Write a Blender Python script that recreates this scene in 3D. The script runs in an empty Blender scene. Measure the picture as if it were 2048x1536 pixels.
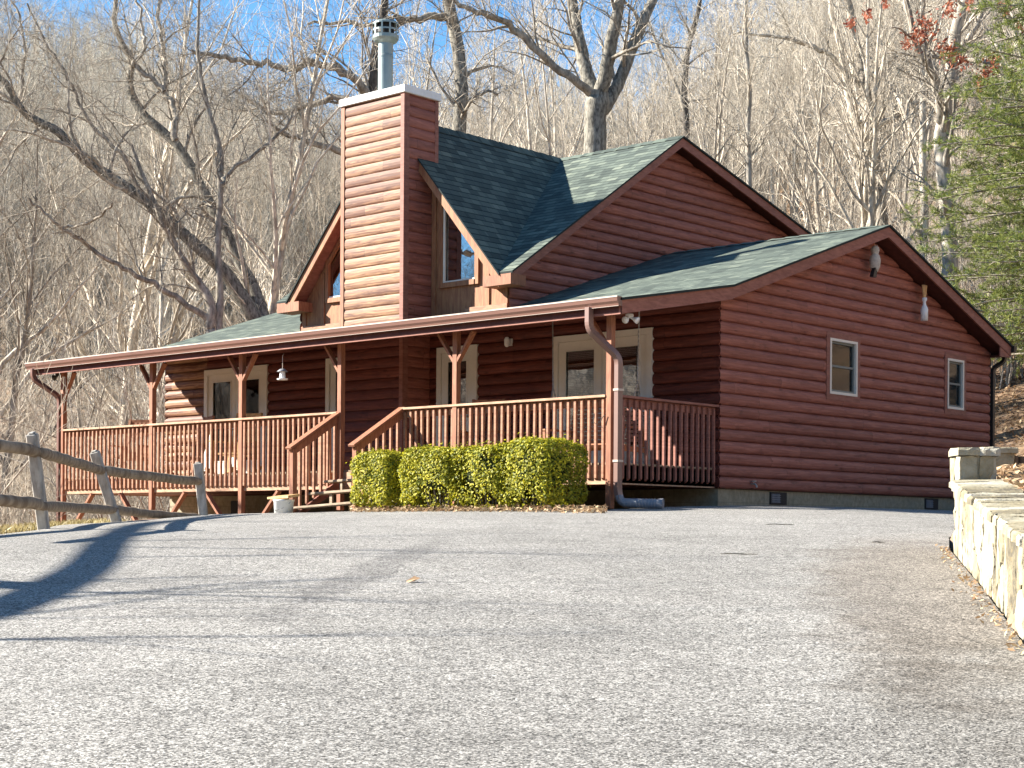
import bpy, math, random
import numpy as np
from mathutils import Vector, Matrix
R = math.radians
scene = bpy.context.scene
COL = scene.collection
rng = random.Random(7)

# ------------------------------------------------------------------ camera frame
F_PX, YAW, Y0, ROLL = 3358.77, 0.735527, 1065.37, 0.0069030
FWD = Vector((-math.sin(YAW), math.cos(YAW), 0))
RGT = Vector((math.cos(YAW), math.sin(YAW), 0))
CAM = Vector((14.4933, -20.5890, -0.6824))

def ray(px, py):
    u, v = px - 1024, py - Y0
    c, s = math.cos(ROLL), math.sin(ROLL)
    a, b = u * c + v * s, -u * s + v * c
    return FWD + RGT * (a / F_PX) - Vector((0, 0, b / F_PX))

def at(px, py, t):
    return CAM + ray(px, py) * t

def tl(t, l, z=0.0):
    p = CAM + FWD * t + RGT * l
    return Vector((p.x, p.y, z))

def to_tl(x, y):
    dx, dy = x - CAM.x, y - CAM.y
    return dx * FWD.x + dy * FWD.y, dx * RGT.x + dy * RGT.y

# ------------------------------------------------------------------ tagging
def tag(o, label=None, cat=None, group=None, kind=None):
    if label: o['label'] = label
    if cat: o['category'] = cat
    if group: o['group'] = group
    if kind: o['kind'] = kind
    return o

def empty(name, loc=(0, 0, 0), rz=0.0, label=None, cat=None, group=None):
    o = bpy.data.objects.new(name, None)
    o.empty_display_size = 0.2
    o.location = loc
    o.rotation_euler = (0, 0, rz)
    COL.objects.link(o)
    return tag(o, label, cat, group)

def copy_tree(o, parent=None):
    c = o.copy()
    COL.objects.link(c)
    if parent is not None:
        c.parent = parent
    for ch in list(o.children):
        copy_tree(ch, c)
    return c

# ------------------------------------------------------------------ mesh builder
class MB:
    def __init__(s):
        s.v = []; s.f = []; s.uv = {}; s.mi = {}
    def vert(s, p):
        s.v.append((p[0], p[1], p[2])); return len(s.v) - 1
    def face(s, pts, uv=None, mi=0):
        idx = [s.vert(p) for p in pts]
        s.f.append(idx)
        if uv is not None: s.uv[len(s.f) - 1] = uv
        if mi: s.mi[len(s.f) - 1] = mi
    def hexa(s, a, b, mi=0):
        """a: 4 lower points ccw, b: 4 upper points"""
        n = len(s.v)
        for p in list(a) + list(b): s.vert(p)
        for q in ((3, 2, 1, 0), (4, 5, 6, 7), (0, 1, 5, 4), (1, 2, 6, 5), (2, 3, 7, 6), (3, 0, 4, 7)):
            s.f.append([n + k for k in q])
            if mi: s.mi[len(s.f) - 1] = mi
    def box(s, x0, x1, y0, y1, z0, z1, mi=0):
        s.hexa([(x0, y0, z0), (x1, y0, z0), (x1, y1, z0), (x0, y1, z0)],
               [(x0, y0, z1), (x1, y0, z1), (x1, y1, z1), (x0, y1, z1)], mi)
    def bar(s, p, q, w, h, up=(0, 0, 1), mi=0):
        p, q = Vector(p), Vector(q)
        d = (q - p).normalized(); u = Vector(up)
        if abs(d.dot(u)) > .98: u = Vector((0, 1, 0))
        sd = d.cross(u).normalized(); u = sd.cross(d).normalized()
        sd *= w / 2; u = u * (h / 2)
        s.hexa([p - sd - u, p + sd - u, q + sd - u, q - sd - u], [p - sd + u, p + sd + u, q + sd + u, q - sd + u], mi)
    def prism(s, poly, ext, mi=0):
        """closed prism: polygon (list of points) extruded by vector ext"""
        n = len(poly); e = Vector(ext)
        a = [s.vert(p) for p in poly]; b = [s.vert(Vector(p) + e) for p in poly]
        s.f.append(a[::-1]); s.f.append(b)
        for i in range(n):
            j = (i + 1) % n
            s.f.append([a[i], a[j], b[j], b[i]])
    def tube(s, pts, rad, n=8, caps=True):
        pts = [Vector(p) for p in pts]
        if not hasattr(rad, '__len__'): rad = [rad] * len(pts)
        base = len(s.v); ref = None
        for i, p in enumerate(pts):
            d = (pts[min(i + 1, len(pts) - 1)] - pts[max(i - 1, 0)])
            d = d.normalized() if d.length > 1e-9 else Vector((0, 0, 1))
            if ref is None: ref = Vector((1, 0, 0)) if abs(d.x) < .9 else Vector((0, 1, 0))
            a = (ref - d * ref.dot(d)).normalized(); b = d.cross(a); ref = a
            for k in range(n):
                g = 2 * math.pi * k / n
                s.vert(p + (a * math.cos(g) + b * math.sin(g)) * rad[i])
        for i in range(len(pts) - 1):
            for k in range(n):
                k2 = (k + 1) % n
                s.f.append([base + i * n + k, base + i * n + k2, base + (i + 1) * n + k2, base + (i + 1) * n + k])
        if caps:
            s.f.append([base + k for k in range(n)][::-1])
            s.f.append([base + (len(pts) - 1) * n + k for k in range(n)])
    def lathe(s, prof, c=(0, 0, 0), n=20):
        base = len(s.v)
        for r, z in prof:
            for k in range(n):
                g = 2 * math.pi * k / n
                s.vert((c[0] + r * math.cos(g), c[1] + r * math.sin(g), c[2] + z))
        for i in range(len(prof) - 1):
            for k in range(n):
                k2 = (k + 1) % n
                s.f.append([base + i * n + k, base + i * n + k2, base + (i + 1) * n + k2, base + (i + 1) * n + k])
    def build(s, name, mats, parent=None, smooth=False, loc=None, bevel=0):
        me = bpy.data.meshes.new(name)
        me.from_pydata(s.v, [], s.f)
        for m in (mats if isinstance(mats, (list, tuple)) else [mats]): me.materials.append(m)
        if s.uv:
            ul = me.uv_layers.new(name='UVMap')
            for fi, uvs in s.uv.items():
                p = me.polygons[fi]
                for k, li in enumerate(p.loop_indices): ul.data[li].uv = uvs[k]
        for fi, m in s.mi.items(): me.polygons[fi].material_index = m
        if smooth: me.polygons.foreach_set('use_smooth', [True] * len(me.polygons))
        me.update()
        o = bpy.data.objects.new(name, me)
        COL.objects.link(o)
        if bevel:
            b = o.modifiers.new('bevel', 'BEVEL'); b.width = bevel; b.segments = 1; b.limit_method = 'ANGLE'
        if parent is not None:
            o.parent = parent
            if loc is None and parent.type == 'EMPTY' and parent.rotation_euler.z == 0 and parent.get('_world'):
                o.location = -Vector(parent.location)
        if loc is not None: o.location = loc
        return o

def np_mesh(name, V, Fq, mat, parent=None, smooth=False):
    """V (n,3) array, Fq (m,k) array of equal sized faces"""
    me = bpy.data.meshes.new(name)
    V = np.asarray(V, dtype=np.float32); Fq = np.asarray(Fq, dtype=np.int32)
    k = Fq.shape[1]
    me.vertices.add(len(V)); me.vertices.foreach_set('co', V.ravel())
    me.loops.add(Fq.size); me.loops.foreach_set('vertex_index', Fq.ravel())
    me.polygons.add(len(Fq))
    me.polygons.foreach_set('loop_start', np.arange(0, Fq.size, k, dtype=np.int32))
    if smooth: me.polygons.foreach_set('use_smooth', np.ones(len(Fq), dtype=bool))
    me.update(calc_edges=True)
    me.materials.append(mat)
    o = bpy.data.objects.new(name, me)
    COL.objects.link(o)
    if parent is not None: o.parent = parent
    return o

# ------------------------------------------------------------------ materials
class NT:
    def __init__(s, name):
        s.m = bpy.data.materials.new(name); s.m.use_nodes = True
        s.t = s.m.node_tree; s.n = s.t.nodes; s.b = s.n['Principled BSDF']
        s.out = s.n['Material Output']
    def node(s, typ, **kw):
        n = s.n.new(typ)
        for k, v in kw.items():
            if k == 'inp':
                for kk, vv in v.items(): n.inputs[kk].default_value = vv
            else: setattr(n, k, v)
        return n
    def link(s, a, b): s.t.links.new(a, b)
    def coord(s, kind='Object', scale=(1, 1, 1)):
        c = s.node('ShaderNodeTexCoord'); m = s.node('ShaderNodeMapping')
        m.inputs['Scale'].default_value = scale
        s.link(c.outputs[kind], m.inputs['Vector']); return m.outputs[0]
    def noise(s, vec, scale, detail=3, rough=.55, dist=0.0):
        n = s.node('ShaderNodeTexNoise', inp={'Scale': scale, 'Detail': detail, 'Roughness': rough, 'Distortion': dist})
        s.link(vec, n.inputs['Vector']); return n.outputs[0]
    def ramp(s, fac, stops, interp='LINEAR'):
        r = s.node('ShaderNodeValToRGB'); r.color_ramp.interpolation = interp
        e = r.color_ramp.elements
        while len(e) < len(stops): e.new(.5)
        for i, (p, c) in enumerate(stops):
            e[i].position = p; e[i].color = (c[0], c[1], c[2], 1) if hasattr(c, '__len__') else (c, c, c, 1)
        s.link(fac, r.inputs[0]); return r.outputs[0]
    def math(s, op, a, b=None, c=None):
        n = s.node('ShaderNodeMath', operation=op)
        for i, x in enumerate((a, b, c)):
            if x is None: continue
            if isinstance(x, (int, float)): n.inputs[i].default_value = x
            else: s.link(x, n.inputs[i])
        return n.outputs[0]
    def mix(s, fac, a, b, blend='MIX'):
        n = s.node('ShaderNodeMix', data_type='RGBA', blend_type=blend)
        for i, x in ((0, fac), (6, a), (7, b)):
            if isinstance(x, (int, float)): n.inputs[i].default_value = x
            elif isinstance(x, (tuple, list)): n.inputs[i].default_value = (x[0], x[1], x[2], 1)
            else: s.link(x, n.inputs[i])
        return n.outputs[2]
    def color(s, c):
        if isinstance(c, (tuple, list)): s.b.inputs['Base Color'].default_value = (c[0], c[1], c[2], 1)
        else: s.link(c, s.b.inputs['Base Color'])
        return s
    def rough(s, r, spec=.35):
        s.b.inputs['Roughness'].default_value = r; s.b.inputs['Specular IOR Level'].default_value = spec; return s
    def bump(s, h, strength=.3, dist=.01):
        n = s.node('ShaderNodeBump', inp={'Strength': strength, 'Distance': dist})
        s.link(h, n.inputs['Height']); s.link(n.outputs[0], s.b.inputs['Normal']); return s

def plain(name, col, var=.12, rough=.7, scale=6, spec=.3, metal=0.0, bumps=0.0):
    t = NT(name); v = t.coord()
    f = t.noise(v, scale, 4)
    f2 = t.noise(v, scale * 7, 2)
    f = t.math('ADD', t.math('MULTIPLY', f, .7), t.math('MULTIPLY', f2, .3))
    c = t.ramp(f, [(.3, tuple(x * (1 - var) for x in col)), (.7, tuple(min(1, x * (1 + var)) for x in col))])
    t.color(c).rough(rough, spec); t.b.inputs['Metallic'].default_value = metal
    if bumps: t.bump(f2, bumps, .005)
    return t.m

COURSE = 0.1782
def log_material(name, base, dark, wear=None, wear_amt=.5):
    t = NT(name)
    uvn = t.node('ShaderNodeTexCoord'); sep = t.node('ShaderNodeSeparateXYZ')
    t.link(uvn.outputs['UV'], sep.inputs[0])
    u, v = sep.outputs[0], sep.outputs[1]
    row = t.math('FLOOR', t.math('DIVIDE', v, COURSE))
    wn = t.node('ShaderNodeTexWhiteNoise', noise_dimensions='1D'); t.link(row, wn.inputs['W'])
    us = t.math('DIVIDE', t.math('ADD', u, t.math('MULTIPLY', wn.outputs[0], 9.0)), 3.1)
    seg = t.math('FLOOR', us); fr = t.math('FRACT', us)
    cmb = t.node('ShaderNodeCombineXYZ'); t.link(row, cmb.inputs[0]); t.link(seg, cmb.inputs[1])
    wn2 = t.node('ShaderNodeTexWhiteNoise', noise_dimensions='3D'); t.link(cmb.outputs[0], wn2.inputs['Vector'])
    rnd = wn2.outputs[0]
    # grain space: long along u, shifted per board
    g = t.node('ShaderNodeCombineXYZ')
    t.link(t.math('MULTIPLY', u, 1.3), g.inputs[0]); t.link(t.math('MULTIPLY', v, 17.0), g.inputs[1]); t.link(t.math('MULTIPLY', rnd, 40.0), g.inputs[2])
    n1 = t.noise(g.outputs[0], 1.6, 5, .6, .8)
    g2 = t.node('ShaderNodeCombineXYZ')
    t.link(t.math('MULTIPLY', u, 2.2), g2.inputs[0]); t.link(t.math('MULTIPLY', v, 6.0), g2.inputs[1]); t.link(t.math('MULTIPLY', rnd, 17.0), g2.inputs[2])
    n2 = t.noise(g2.outputs[0], 1.5, 4, .65, .3)
    c = t.mix(t.ramp(n1, [(.42, 0), (.66, 1)]), dark, base)
    blot = t.ramp(n2, [(.54, 0), (.70, 1)])
    kv = t.node('ShaderNodeTexVoronoi', inp={'Scale': 1.0}); kg = t.node('ShaderNodeCombineXYZ')
    t.link(t.math('MULTIPLY', u, 2.1), kg.inputs[0]); t.link(t.math('MULTIPLY', v, 8.0), kg.inputs[1]); t.link(t.math('MULTIPLY', rnd, 31.0), kg.inputs[2])
    t.link(kg.outputs[0], kv.inputs['Vector'])
    knot = t.math('MULTIPLY', t.ramp(kv.outputs['Distance'], [(.05, 1), (.16, 0)]), t.math('GREATER_THAN', t.math('FRACT', t.math('MULTIPLY', rnd, 7.0)), .35))
    c = t.mix(t.math('MULTIPLY', knot, .75), c, tuple(x * .35 for x in dark))
    c = t.mix(t.math('MULTIPLY', blot, .62), c, tuple(x * .55 for x in dark))
    if wear:
        w = t.math('ADD', t.math('MULTIPLY', n1, .75), t.math('MULTIPLY', rnd, .22))
        w = t.ramp(w, [(.47 - .2 * wear_amt, 0), (.72 - .2 * wear_amt, 1)])
        wav = t.node('ShaderNodeTexWave', inp={'Scale': 1.0, 'Distortion': 7.0, 'Detail': 2.0, 'Detail Scale': .9})
        wav.bands_direction = 'Y'
        t.link(g2.outputs[0], wav.inputs['Vector'])
        w2 = t.math('MULTIPLY', w, t.math('ADD', .45, t.math('MULTIPLY', wav.outputs[1], .65)))
        c = t.mix(w2, c, wear)
    val = t.math('ADD', .88, t.math('MULTIPLY', rnd, .24))
    hs = t.node('ShaderNodeHueSaturation'); t.link(c, hs.inputs['Color']); t.link(val, hs.inputs['Value'])
    seam = t.math('LESS_THAN', fr, .0022)
    c = t.mix(t.math('MULTIPLY', seam, .7), hs.outputs[0], (.02, .01, .008))
    t.color(c).rough(.62, .3)
    t.bump(n1, .25, .006)
    return t.m

def shingle_material():
    t = NT('green_shingles')
    uvn = t.node('ShaderNodeTexCoord'); sep = t.node('ShaderNodeSeparateXYZ'); t.link(uvn.outputs['UV'], sep.inputs[0])
    u, v = sep.outputs[0], sep.outputs[1]
    ROW = .145
    vr = t.math('DIVIDE', v, ROW); row = t.math('FLOOR', vr); fv = t.math('FRACT', vr)
    wr = t.node('ShaderNodeTexWhiteNoise', noise_dimensions='1D'); t.link(row, wr.inputs['W'])
    # two overlaid tab widths give irregular laminated tabs
    uu = t.math('ADD', t.math('DIVIDE', u, .23), t.math('MULTIPLY', wr.outputs[0], 13.0))
    seg = t.math('FLOOR', uu); fu = t.math('FRACT', uu)
    cmb = t.node('ShaderNodeCombineXYZ'); t.link(row, cmb.inputs[0]); t.link(seg, cmb.inputs[1])
    wn = t.node('ShaderNodeTexWhiteNoise', noise_dimensions='3D'); t.link(cmb.outputs[0], wn.inputs['Vector'])
    uu2 = t.math('ADD', t.math('DIVIDE', u, .37), t.math('MULTIPLY', wr.outputs[0], 29.0))
    cmb2 = t.node('ShaderNodeCombineXYZ'); t.link(row, cmb2.inputs[0]); t.link(t.math('FLOOR', uu2), cmb2.inputs[1]); cmb2.inputs[2].default_value = 5
    wn2 = t.node('ShaderNodeTexWhiteNoise', noise_dimensions='3D'); t.link(cmb2.outputs[0], wn2.inputs['Vector'])
    tone = t.math('ADD', t.math('MULTIPLY', wn.outputs[0], .6), t.math('MULTIPLY', wn2.outputs[0], .4))
    c = t.ramp(tone, [(.1, (.052, .066, .058)), (.45, (.082, .102, .088)), (.7, (.115, .14, .116)), (.95, (.165, .19, .152))])
    gr = t.noise(t.coord('UV', (1, 1, 1)), 130, 2)
    hs = t.node('ShaderNodeHueSaturation'); t.link(c, hs.inputs['Color']); t.link(t.math('ADD', .7, t.math('MULTIPLY', gr, .6)), hs.inputs['Value'])
    edge = t.math('LESS_THAN', fv, .17)
    eu = t.math('MULTIPLY', t.math('LESS_THAN', fu, .04), .5)
    e = t.math('MAXIMUM', t.math('MULTIPLY', edge, .85), eu)
    c = t.mix(e, hs.outputs[0], (.012, .018, .02))
    t.color(c).rough(.9, .2)
    h = t.math('ADD', t.math('MULTIPLY', t.math('SUBTRACT', 1.0, fv), .8), t.math('MULTIPLY', t.math('GREATER_THAN', tone, .55), .5))
    h = t.math('ADD', h, t.math('MULTIPLY', gr, .15))
    t.bump(h, .8, .012)
    return t.m

def wood_material(name, base, dark, scale=(6, 6, 1.0), rough=.65):
    t = NT(name); v = t.coord('Object', scale)
    n1 = t.noise(v, 4.5, 5, .6, .6); n2 = t.noise(t.coord(), 1.7, 3)
    c = t.mix(t.ramp(n1, [(.38, 0), (.64, 1)]), dark, base)
    hs = t.node('ShaderNodeHueSaturation'); t.link(c, hs.inputs['Color']); t.link(t.math('ADD', .78, t.math('MULTIPLY', n2, .44)), hs.inputs['Value'])
    t.color(hs.outputs[0]).rough(rough, .3).bump(n1, .2, .004)
    return t.m

def bark_material(name, a, b, scale=9, obj_var=.25):
    t = NT(name); v = t.coord('Object', (1, 1, .35))
    n1 = t.noise(v, scale, 5, .65, .4); n2 = t.noise(t.coord(), 1.1, 2)
    c = t.mix(t.ramp(n1, [(.38, 0), (.62, 1)]), b, a)
    oi = t.node('ShaderNodeObjectInfo')
    val = t.math('ADD', 1 - obj_var, t.math('MULTIPLY', oi.outputs['Random'], 2 * obj_var))
    val = t.math('MULTIPLY', val, t.math('ADD', .75, t.math('MULTIPLY', n2, .5)))
    hs = t.node('ShaderNodeHueSaturation'); t.link(c, hs.inputs['Color']); t.link(val, hs.inputs['Value'])
    t.color(hs.outputs[0]).rough(.9, .15).bump(n1, .5, .02)
    return t.m

def leaf_material(name, a, b, rough=.45, trans=.25, scale=30):
    t = NT(name)
    geo = t.node('ShaderNodeNewGeometry')
    n = t.noise(t.coord(), 3.0, 3)
    f = t.math('ADD', t.math('MULTIPLY', geo.outputs['Random Per Island'], .6), t.math('MULTIPLY', n, .4))
    c = t.ramp(f, [(.25, a), (.75, b)])
    t.color(c).rough(rough, .35)
    tr = t.node('ShaderNodeBsdfTranslucent'); t.link(c, tr.inputs[0])
    mx = t.node('ShaderNodeMixShader'); mx.inputs[0].default_value = trans
    t.link(t.b.outputs[0], mx.inputs[1]); t.link(tr.outputs[0], mx.inputs[2]); t.link(mx.outputs[0], t.out.inputs[0])
    return t.m

def glass_material(name, refl=.25, tint=(.75, .8, .8)):
    t = NT(name)
    tr = t.node('ShaderNodeBsdfTransparent'); tr.inputs[0].default_value = (*tint, 1)
    gl = t.node('ShaderNodeBsdfGlossy'); gl.inputs['Roughness'].default_value = .02
    w = t.noise(t.coord(), 3.0, 2)
    bn = t.node('ShaderNodeBump', inp={'Strength': .05, 'Distance': .02}); t.link(w, bn.inputs['Height']); t.link(bn.outputs[0], gl.inputs['Normal'])
    fr = t.node('ShaderNodeFresnel', inp={'IOR': 1.5})
    fac = t.math('ADD', refl, t.math('MULTIPLY', fr.outputs[0], 1 - refl))
    mx = t.node('ShaderNodeMixShader'); t.link(fac, mx.inputs[0]); t.link(tr.outputs[0], mx.inputs[1]); t.link(gl.outputs[0], mx.inputs[2])
    t.link(mx.outputs[0], t.out.inputs[0])
    return t.m

M = {}
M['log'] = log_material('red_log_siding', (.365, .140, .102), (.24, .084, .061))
M['log_shaded'] = log_material('porch_shaded_red_logs', (.175, .046, .030), (.095, .024, .017))  # unfaded red stain, darkened further to put porch shade into the colour
M['log_worn_lit'] = log_material('worn_and_sunlit_log_siding', (.21, .088, .045), (.11, .040, .022), wear=(.345, .20, .105), wear_amt=.30)  # real wear on the chimney; sunlit tone on the wall's left end
M['shingle'] = shingle_material()
M['trim'] = wood_material('red_stained_trim', (.295, .125, .092), (.21, .082, .06), (1.2, 1.2, 5))
M['post'] = wood_material('stained_porch_wood', (.33, .145, .08), (.225, .088, .05), (7, 7, 1))
M['rail_cap'] = wood_material('sunlit_rail_cap', (.47, .31, .20), (.32, .18, .11), (1, 4, 4))  # lighter than the rail wood: sunlight put into caps and rim
M['rail'] = wood_material('weathered_rail_wood', (.38, .205, .122), (.25, .115, .068), (1, 4, 4))
M['panel'] = wood_material('stained_panel_siding', (.34, .165, .08), (.23, .095, .05), (5, 5, .8))
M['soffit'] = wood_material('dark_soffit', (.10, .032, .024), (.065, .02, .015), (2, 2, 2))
M['gutter'] = plain('brown_metal_gutter', (.165, .085, .066), .06, .35, 3, .5)
M['gutter_lip'] = plain('pale_gutter_lip', (.50, .42, .36), .05, .3, 3, .6)
M['spout'] = plain('brown_downspout', (.20, .118, .098), .06, .38, 3, .5)
M['corr'] = plain('grey_plastic_pipe', (.22, .23, .26), .1, .45, 8)
M['cream'] = plain('cream_paint', (.74, .71, .64), .06, .5, 4)
M['cream_dim'] = plain('cream_window_frame', (.74, .69, .60), .05, .5, 4)
M['sash'] = plain('grey_window_sash', (.17, .19, .18), .08, .45, 6)
M['blind'] = plain('dark_blind_slat', (.13, .12, .10), .1, .6, 6)
M['blind_pale'] = plain('pale_blind_slat', (.5, .5, .46), .1, .6, 6)
M['blind_dim'] = plain('grey_closed_blind', (.30, .30, .27), .1, .6, 6)
M['interior'] = plain('dark_interior', (.018, .017, .016), .2, .9, 2)
M['white'] = plain('white_paint', (.78, .78, .77), .04, .5, 4)
M['flash'] = plain('white_metal_flashing', (.72, .71, .69), .1, .4, 9, .5)
M['flue'] = plain('galvanised_flue', (.23, .275, .26), .1, .35, 5, .5, .35)
M['vent_black'] = plain('black_vent', (.02, .02, .022), .2, .6, 6)
M['black'] = plain('black_metal', (.025, .022, .02), .2, .4, 6)
M['chain'] = plain('steel_chain', (.34, .33, .32), .15, .4, 20, .5, .6)
M['swing'] = wood_material('brown_swing_wood', (.44, .20, .105), (.28, .115, .06), (2, 6, 6))
M['pale_wood'] = wood_material('pale_chair_wood', (.62, .40, .19), (.45, .26, .11), (4, 4, 2))
M['mid_wood'] = wood_material('brown_chair_wood', (.38, .18, .10), (.25, .11, .06), (4, 4, 2))
M['tread'] = wood_material('weathered_tread', (.34, .27, .19), (.2, .14, .09), (1.2, 8, 8))
M['pvc'] = plain('white_plastic', (.74, .74, .72), .05, .4, 5)
M['stone_far'] = None
M['glass'] = glass_material('window_glass', .04)
M['glass_door'] = glass_material('door_glass', .32)
M['glass_sky'] = glass_material('gable_window_glass', .42, (.5, .55, .55))

def block_material():
    t = NT('concrete_block')
    v = t.coord('Object')
    n = t.noise(v, 14, 5, .65); n2 = t.noise(v, 1.3, 3)
    c = t.ramp(n, [(.3, (.23, .20, .135)), (.7, (.38, .34, .25))])
    c = t.mix(t.math('MULTIPLY', t.ramp(n2, [(.45, 0), (.7, 1)]), .4), c, (.22, .20, .16))
    sep = t.node('ShaderNodeSeparateXYZ'); t.link(v, sep.inputs[0])
    s = t.math('ADD', sep.outputs[0], sep.outputs[1])
    fx = t.math('FRACT', t.math('DIVIDE', s, .41)); fz = t.math('FRACT', t.math('DIVIDE', t.math('ADD', sep.outputs[2], .01), .2))
    j = t.math('MAXIMUM', t.math('LESS_THAN', fx, .025), t.math('LESS_THAN', fz, .05))
    c = t.mix(t.math('MULTIPLY', j, .45), c, (.15, .13, .10))
    t.color(c).rough(.92, .15).bump(n, .4, .01)
    return t.m
M['block'] = block_material()

def asphalt_material():
    t = NT('weathered_asphalt'); v = t.coord('Object')
    n1 = t.noise(v, 88, 4, .75); n2 = t.noise(v, 24, 3, .6); n3 = t.noise(v, .55, 4, .6); n4 = t.noise(v, 1.9, 4, .7, .5)
    vor = t.node('ShaderNodeTexVoronoi', inp={'Scale': 115.0}); t.link(v, vor.inputs['Vector'])
    f = t.math('ADD', t.math('MULTIPLY', n1, .55), t.math('MULTIPLY', vor.outputs['Color'], .33))
    f = t.math('ADD', f, t.math('MULTIPLY', n2, .22))
    c = t.ramp(f, [(.39, (.035, .034, .032)), (.49, (.155, .149, .139)), (.58, (.30, .29, .27)), (.71, (.60, .58, .54))])
    big = t.ramp(n3, [(.35, .88), (.65, 1.08)])
    mid = t.ramp(n4, [(.28, .80), (.5, 1.0), (.7, 1.06)])
    c = t.mix(1.0, c, big, 'MULTIPLY'); c = t.mix(1.0, c, mid, 'MULTIPLY')
    # brown leaf tannin near the wall on the right, and a dark tar smear
    sep = t.node('ShaderNodeSeparateXYZ'); t.link(v, sep.inputs[0])
    def blob(cx, cy, rx, ry, rot):
        m = t.node('ShaderNodeMapping', vector_type='TEXTURE'); m.inputs['Location'].default_value = (cx, cy, 0)
        m.inputs['Rotation'].default_value = (0, 0, rot); m.inputs['Scale'].default_value = (rx, ry, 1000)
        t.link(v, m.inputs[0])
        ln = t.node('ShaderNodeVectorMath', operation='LENGTH'); t.link(m.outputs[0], ln.inputs[0])
        d = t.math('ADD', ln.outputs['Value'], t.math('MULTIPLY', t.math('SUBTRACT', n4, .5), 1.1))
        return t.ramp(d, [(.55, 1), (1.0, 0)])
    p = tl(11.5, 2.75); st = blob(p.x, p.y, .85, 5.0, YAW - .19)
    c = t.mix(t.math('MULTIPLY', st, .52), c, t.mix(1.0, c, (.62, .53, .45), 'MULTIPLY'))
    p = tl(6.5, 2.3); st3 = blob(p.x, p.y, 1.3, 4.0, YAW - .25)
    c = t.mix(t.math('MULTIPLY', st3, .4), c, t.mix(1.0, c, (.6, .58, .55), 'MULTIPLY'))
    wv = t.node('ShaderNodeVectorMath', operation='ADD')
    nv = t.node('ShaderNodeTexNoise', inp={'Scale': 1.2, 'Detail': 4.0}); t.link(v, nv.inputs['Vector'])
    t.link(v, wv.inputs[0]); t.link(nv.outputs['Color'], wv.inputs[1])
    ve = t.node('ShaderNodeTexVoronoi', feature='DISTANCE_TO_EDGE', inp={'Scale': .42}); t.link(wv.outputs[0], ve.inputs['Vector'])
    cr = t.math('MULTIPLY', t.math('LESS_THAN', ve.outputs['Distance'], .007), t.ramp(n3, [(.47, 0), (.56, 1)]))
    c = t.mix(t.math('MULTIPLY', cr, .28), c, (.03, .03, .03))
    p = tl(12.2, -1.0); st2 = blob(p.x, p.y, .22, 3.4, YAW - .13)
    c = t.mix(t.math('MULTIPLY', st2, .5), c, t.mix(1.0, c, (.5, .5, .52), 'MULTIPLY'))
    t.color(c).rough(.93, .2)
    t.bump(t.math('ADD', n1, t.math('MULTIPLY', n2, .5)), .9, .012)
    return t.m
M['asphalt'] = asphalt_material()

def floor_material():
    t = NT('leaf_litter_ground'); v = t.coord('Object')
    n1 = t.noise(v, 7, 6, .75); n2 = t.noise(v, .6, 4, .6); n3 = t.noise(v, .045, 3)
    vor = t.node('ShaderNodeTexVoronoi', inp={'Scale': 9.0}); t.link(v, vor.inputs['Vector'])
    f = t.math('ADD', t.math('MULTIPLY', n1, .6), t.math('MULTIPLY', vor.outputs['Color'], .4))
    c = t.ramp(f, [(.25, (.07, .042, .026)), (.45, (.19, .115, .068)), (.6, (.30, .20, .125)), (.8, (.46, .35, .24))])
    g = t.ramp(n2, [(.5, 0), (.68, 1)])
    c = t.mix(t.math('MULTIPLY', g, .35), c, (.11, .12, .05))
    c = t.mix(t.math('MULTIPLY', t.ramp(n3, [(.4, 0), (.6, 1)]), .4), c, (.24, .20, .17))
    t.color(c).rough(.95, .1).bump(f, .7, .04)
    return t.m
M['litter'] = floor_material()

def stone_material():
    t = NT('tan_flagstone')
    oi = t.node('ShaderNodeNewGeometry'); v = t.coord('Object')
    n1 = t.noise(v, 5, 6, .7, .6); n2 = t.noise(v, 32, 3, .6)
    r = oi.outputs['Random Per Island']
    f = t.math('ADD', t.math('MULTIPLY', n1, .7), t.math('MULTIPLY', r, .42))
    c = t.ramp(f, [(.3, (.10, .09, .07)), (.46, (.24, .21, .14)), (.62, (.33, .305, .23)), (.8, (.42, .40, .34))])
    c = t.mix(t.math('MULTIPLY', t.ramp(n2, [(.55, 0), (.7, 1)]), .35), c, (.30, .22, .10))
    t.color(c).rough(.9, .15).bump(t.math('ADD', n1, t.math('MULTIPLY', n2, .4)), .7, .03)
    return t.m
M['stone'] = stone_material()
M['mortar'] = plain('grey_mortar', (.10, .09, .07), .2, .95, 20, .1, 0, .4)
M['fence_wood'] = bark_material('grey_fence_wood', (.44, .42, .38), (.27, .25, .22), 14, .02)
M['rail_wood'] = bark_material('tan_fence_rail', (.33, .27, .20), (.18, .135, .095), 11, .02)
M['bark_pale'] = bark_material('pale_bark', (.66, .59, .48), (.30, .255, .205), 8, .22)
M['bark_grey'] = bark_material('grey_bark', (.44, .39, .32), (.17, .148, .12), 9, .2)
M['bark_trunk'] = bark_material('furrowed_bark', (.30, .28, .235), (.085, .078, .066), 15, .05)
M['bark_dark'] = bark_material('dark_bark', (.12, .105, .09), (.05, .043, .037), 10, .15)
M['bark_white'] = bark_material('white_bark', (.42, .385, .33), (.22, .195, .16), 7, .12)
M['hedge'] = leaf_material('boxwood_leaf', (.12, .15, .012), (.52, .47, .03), .6, .36)
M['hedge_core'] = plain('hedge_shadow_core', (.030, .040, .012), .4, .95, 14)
M['needle'] = leaf_material('pine_needle', (.065, .115, .028), (.27, .29, .07), .55, .35)
M['oak_leaf'] = leaf_material('rust_oak_leaf', (.22, .05, .028), (.46, .17, .095), .55, .35)
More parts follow.
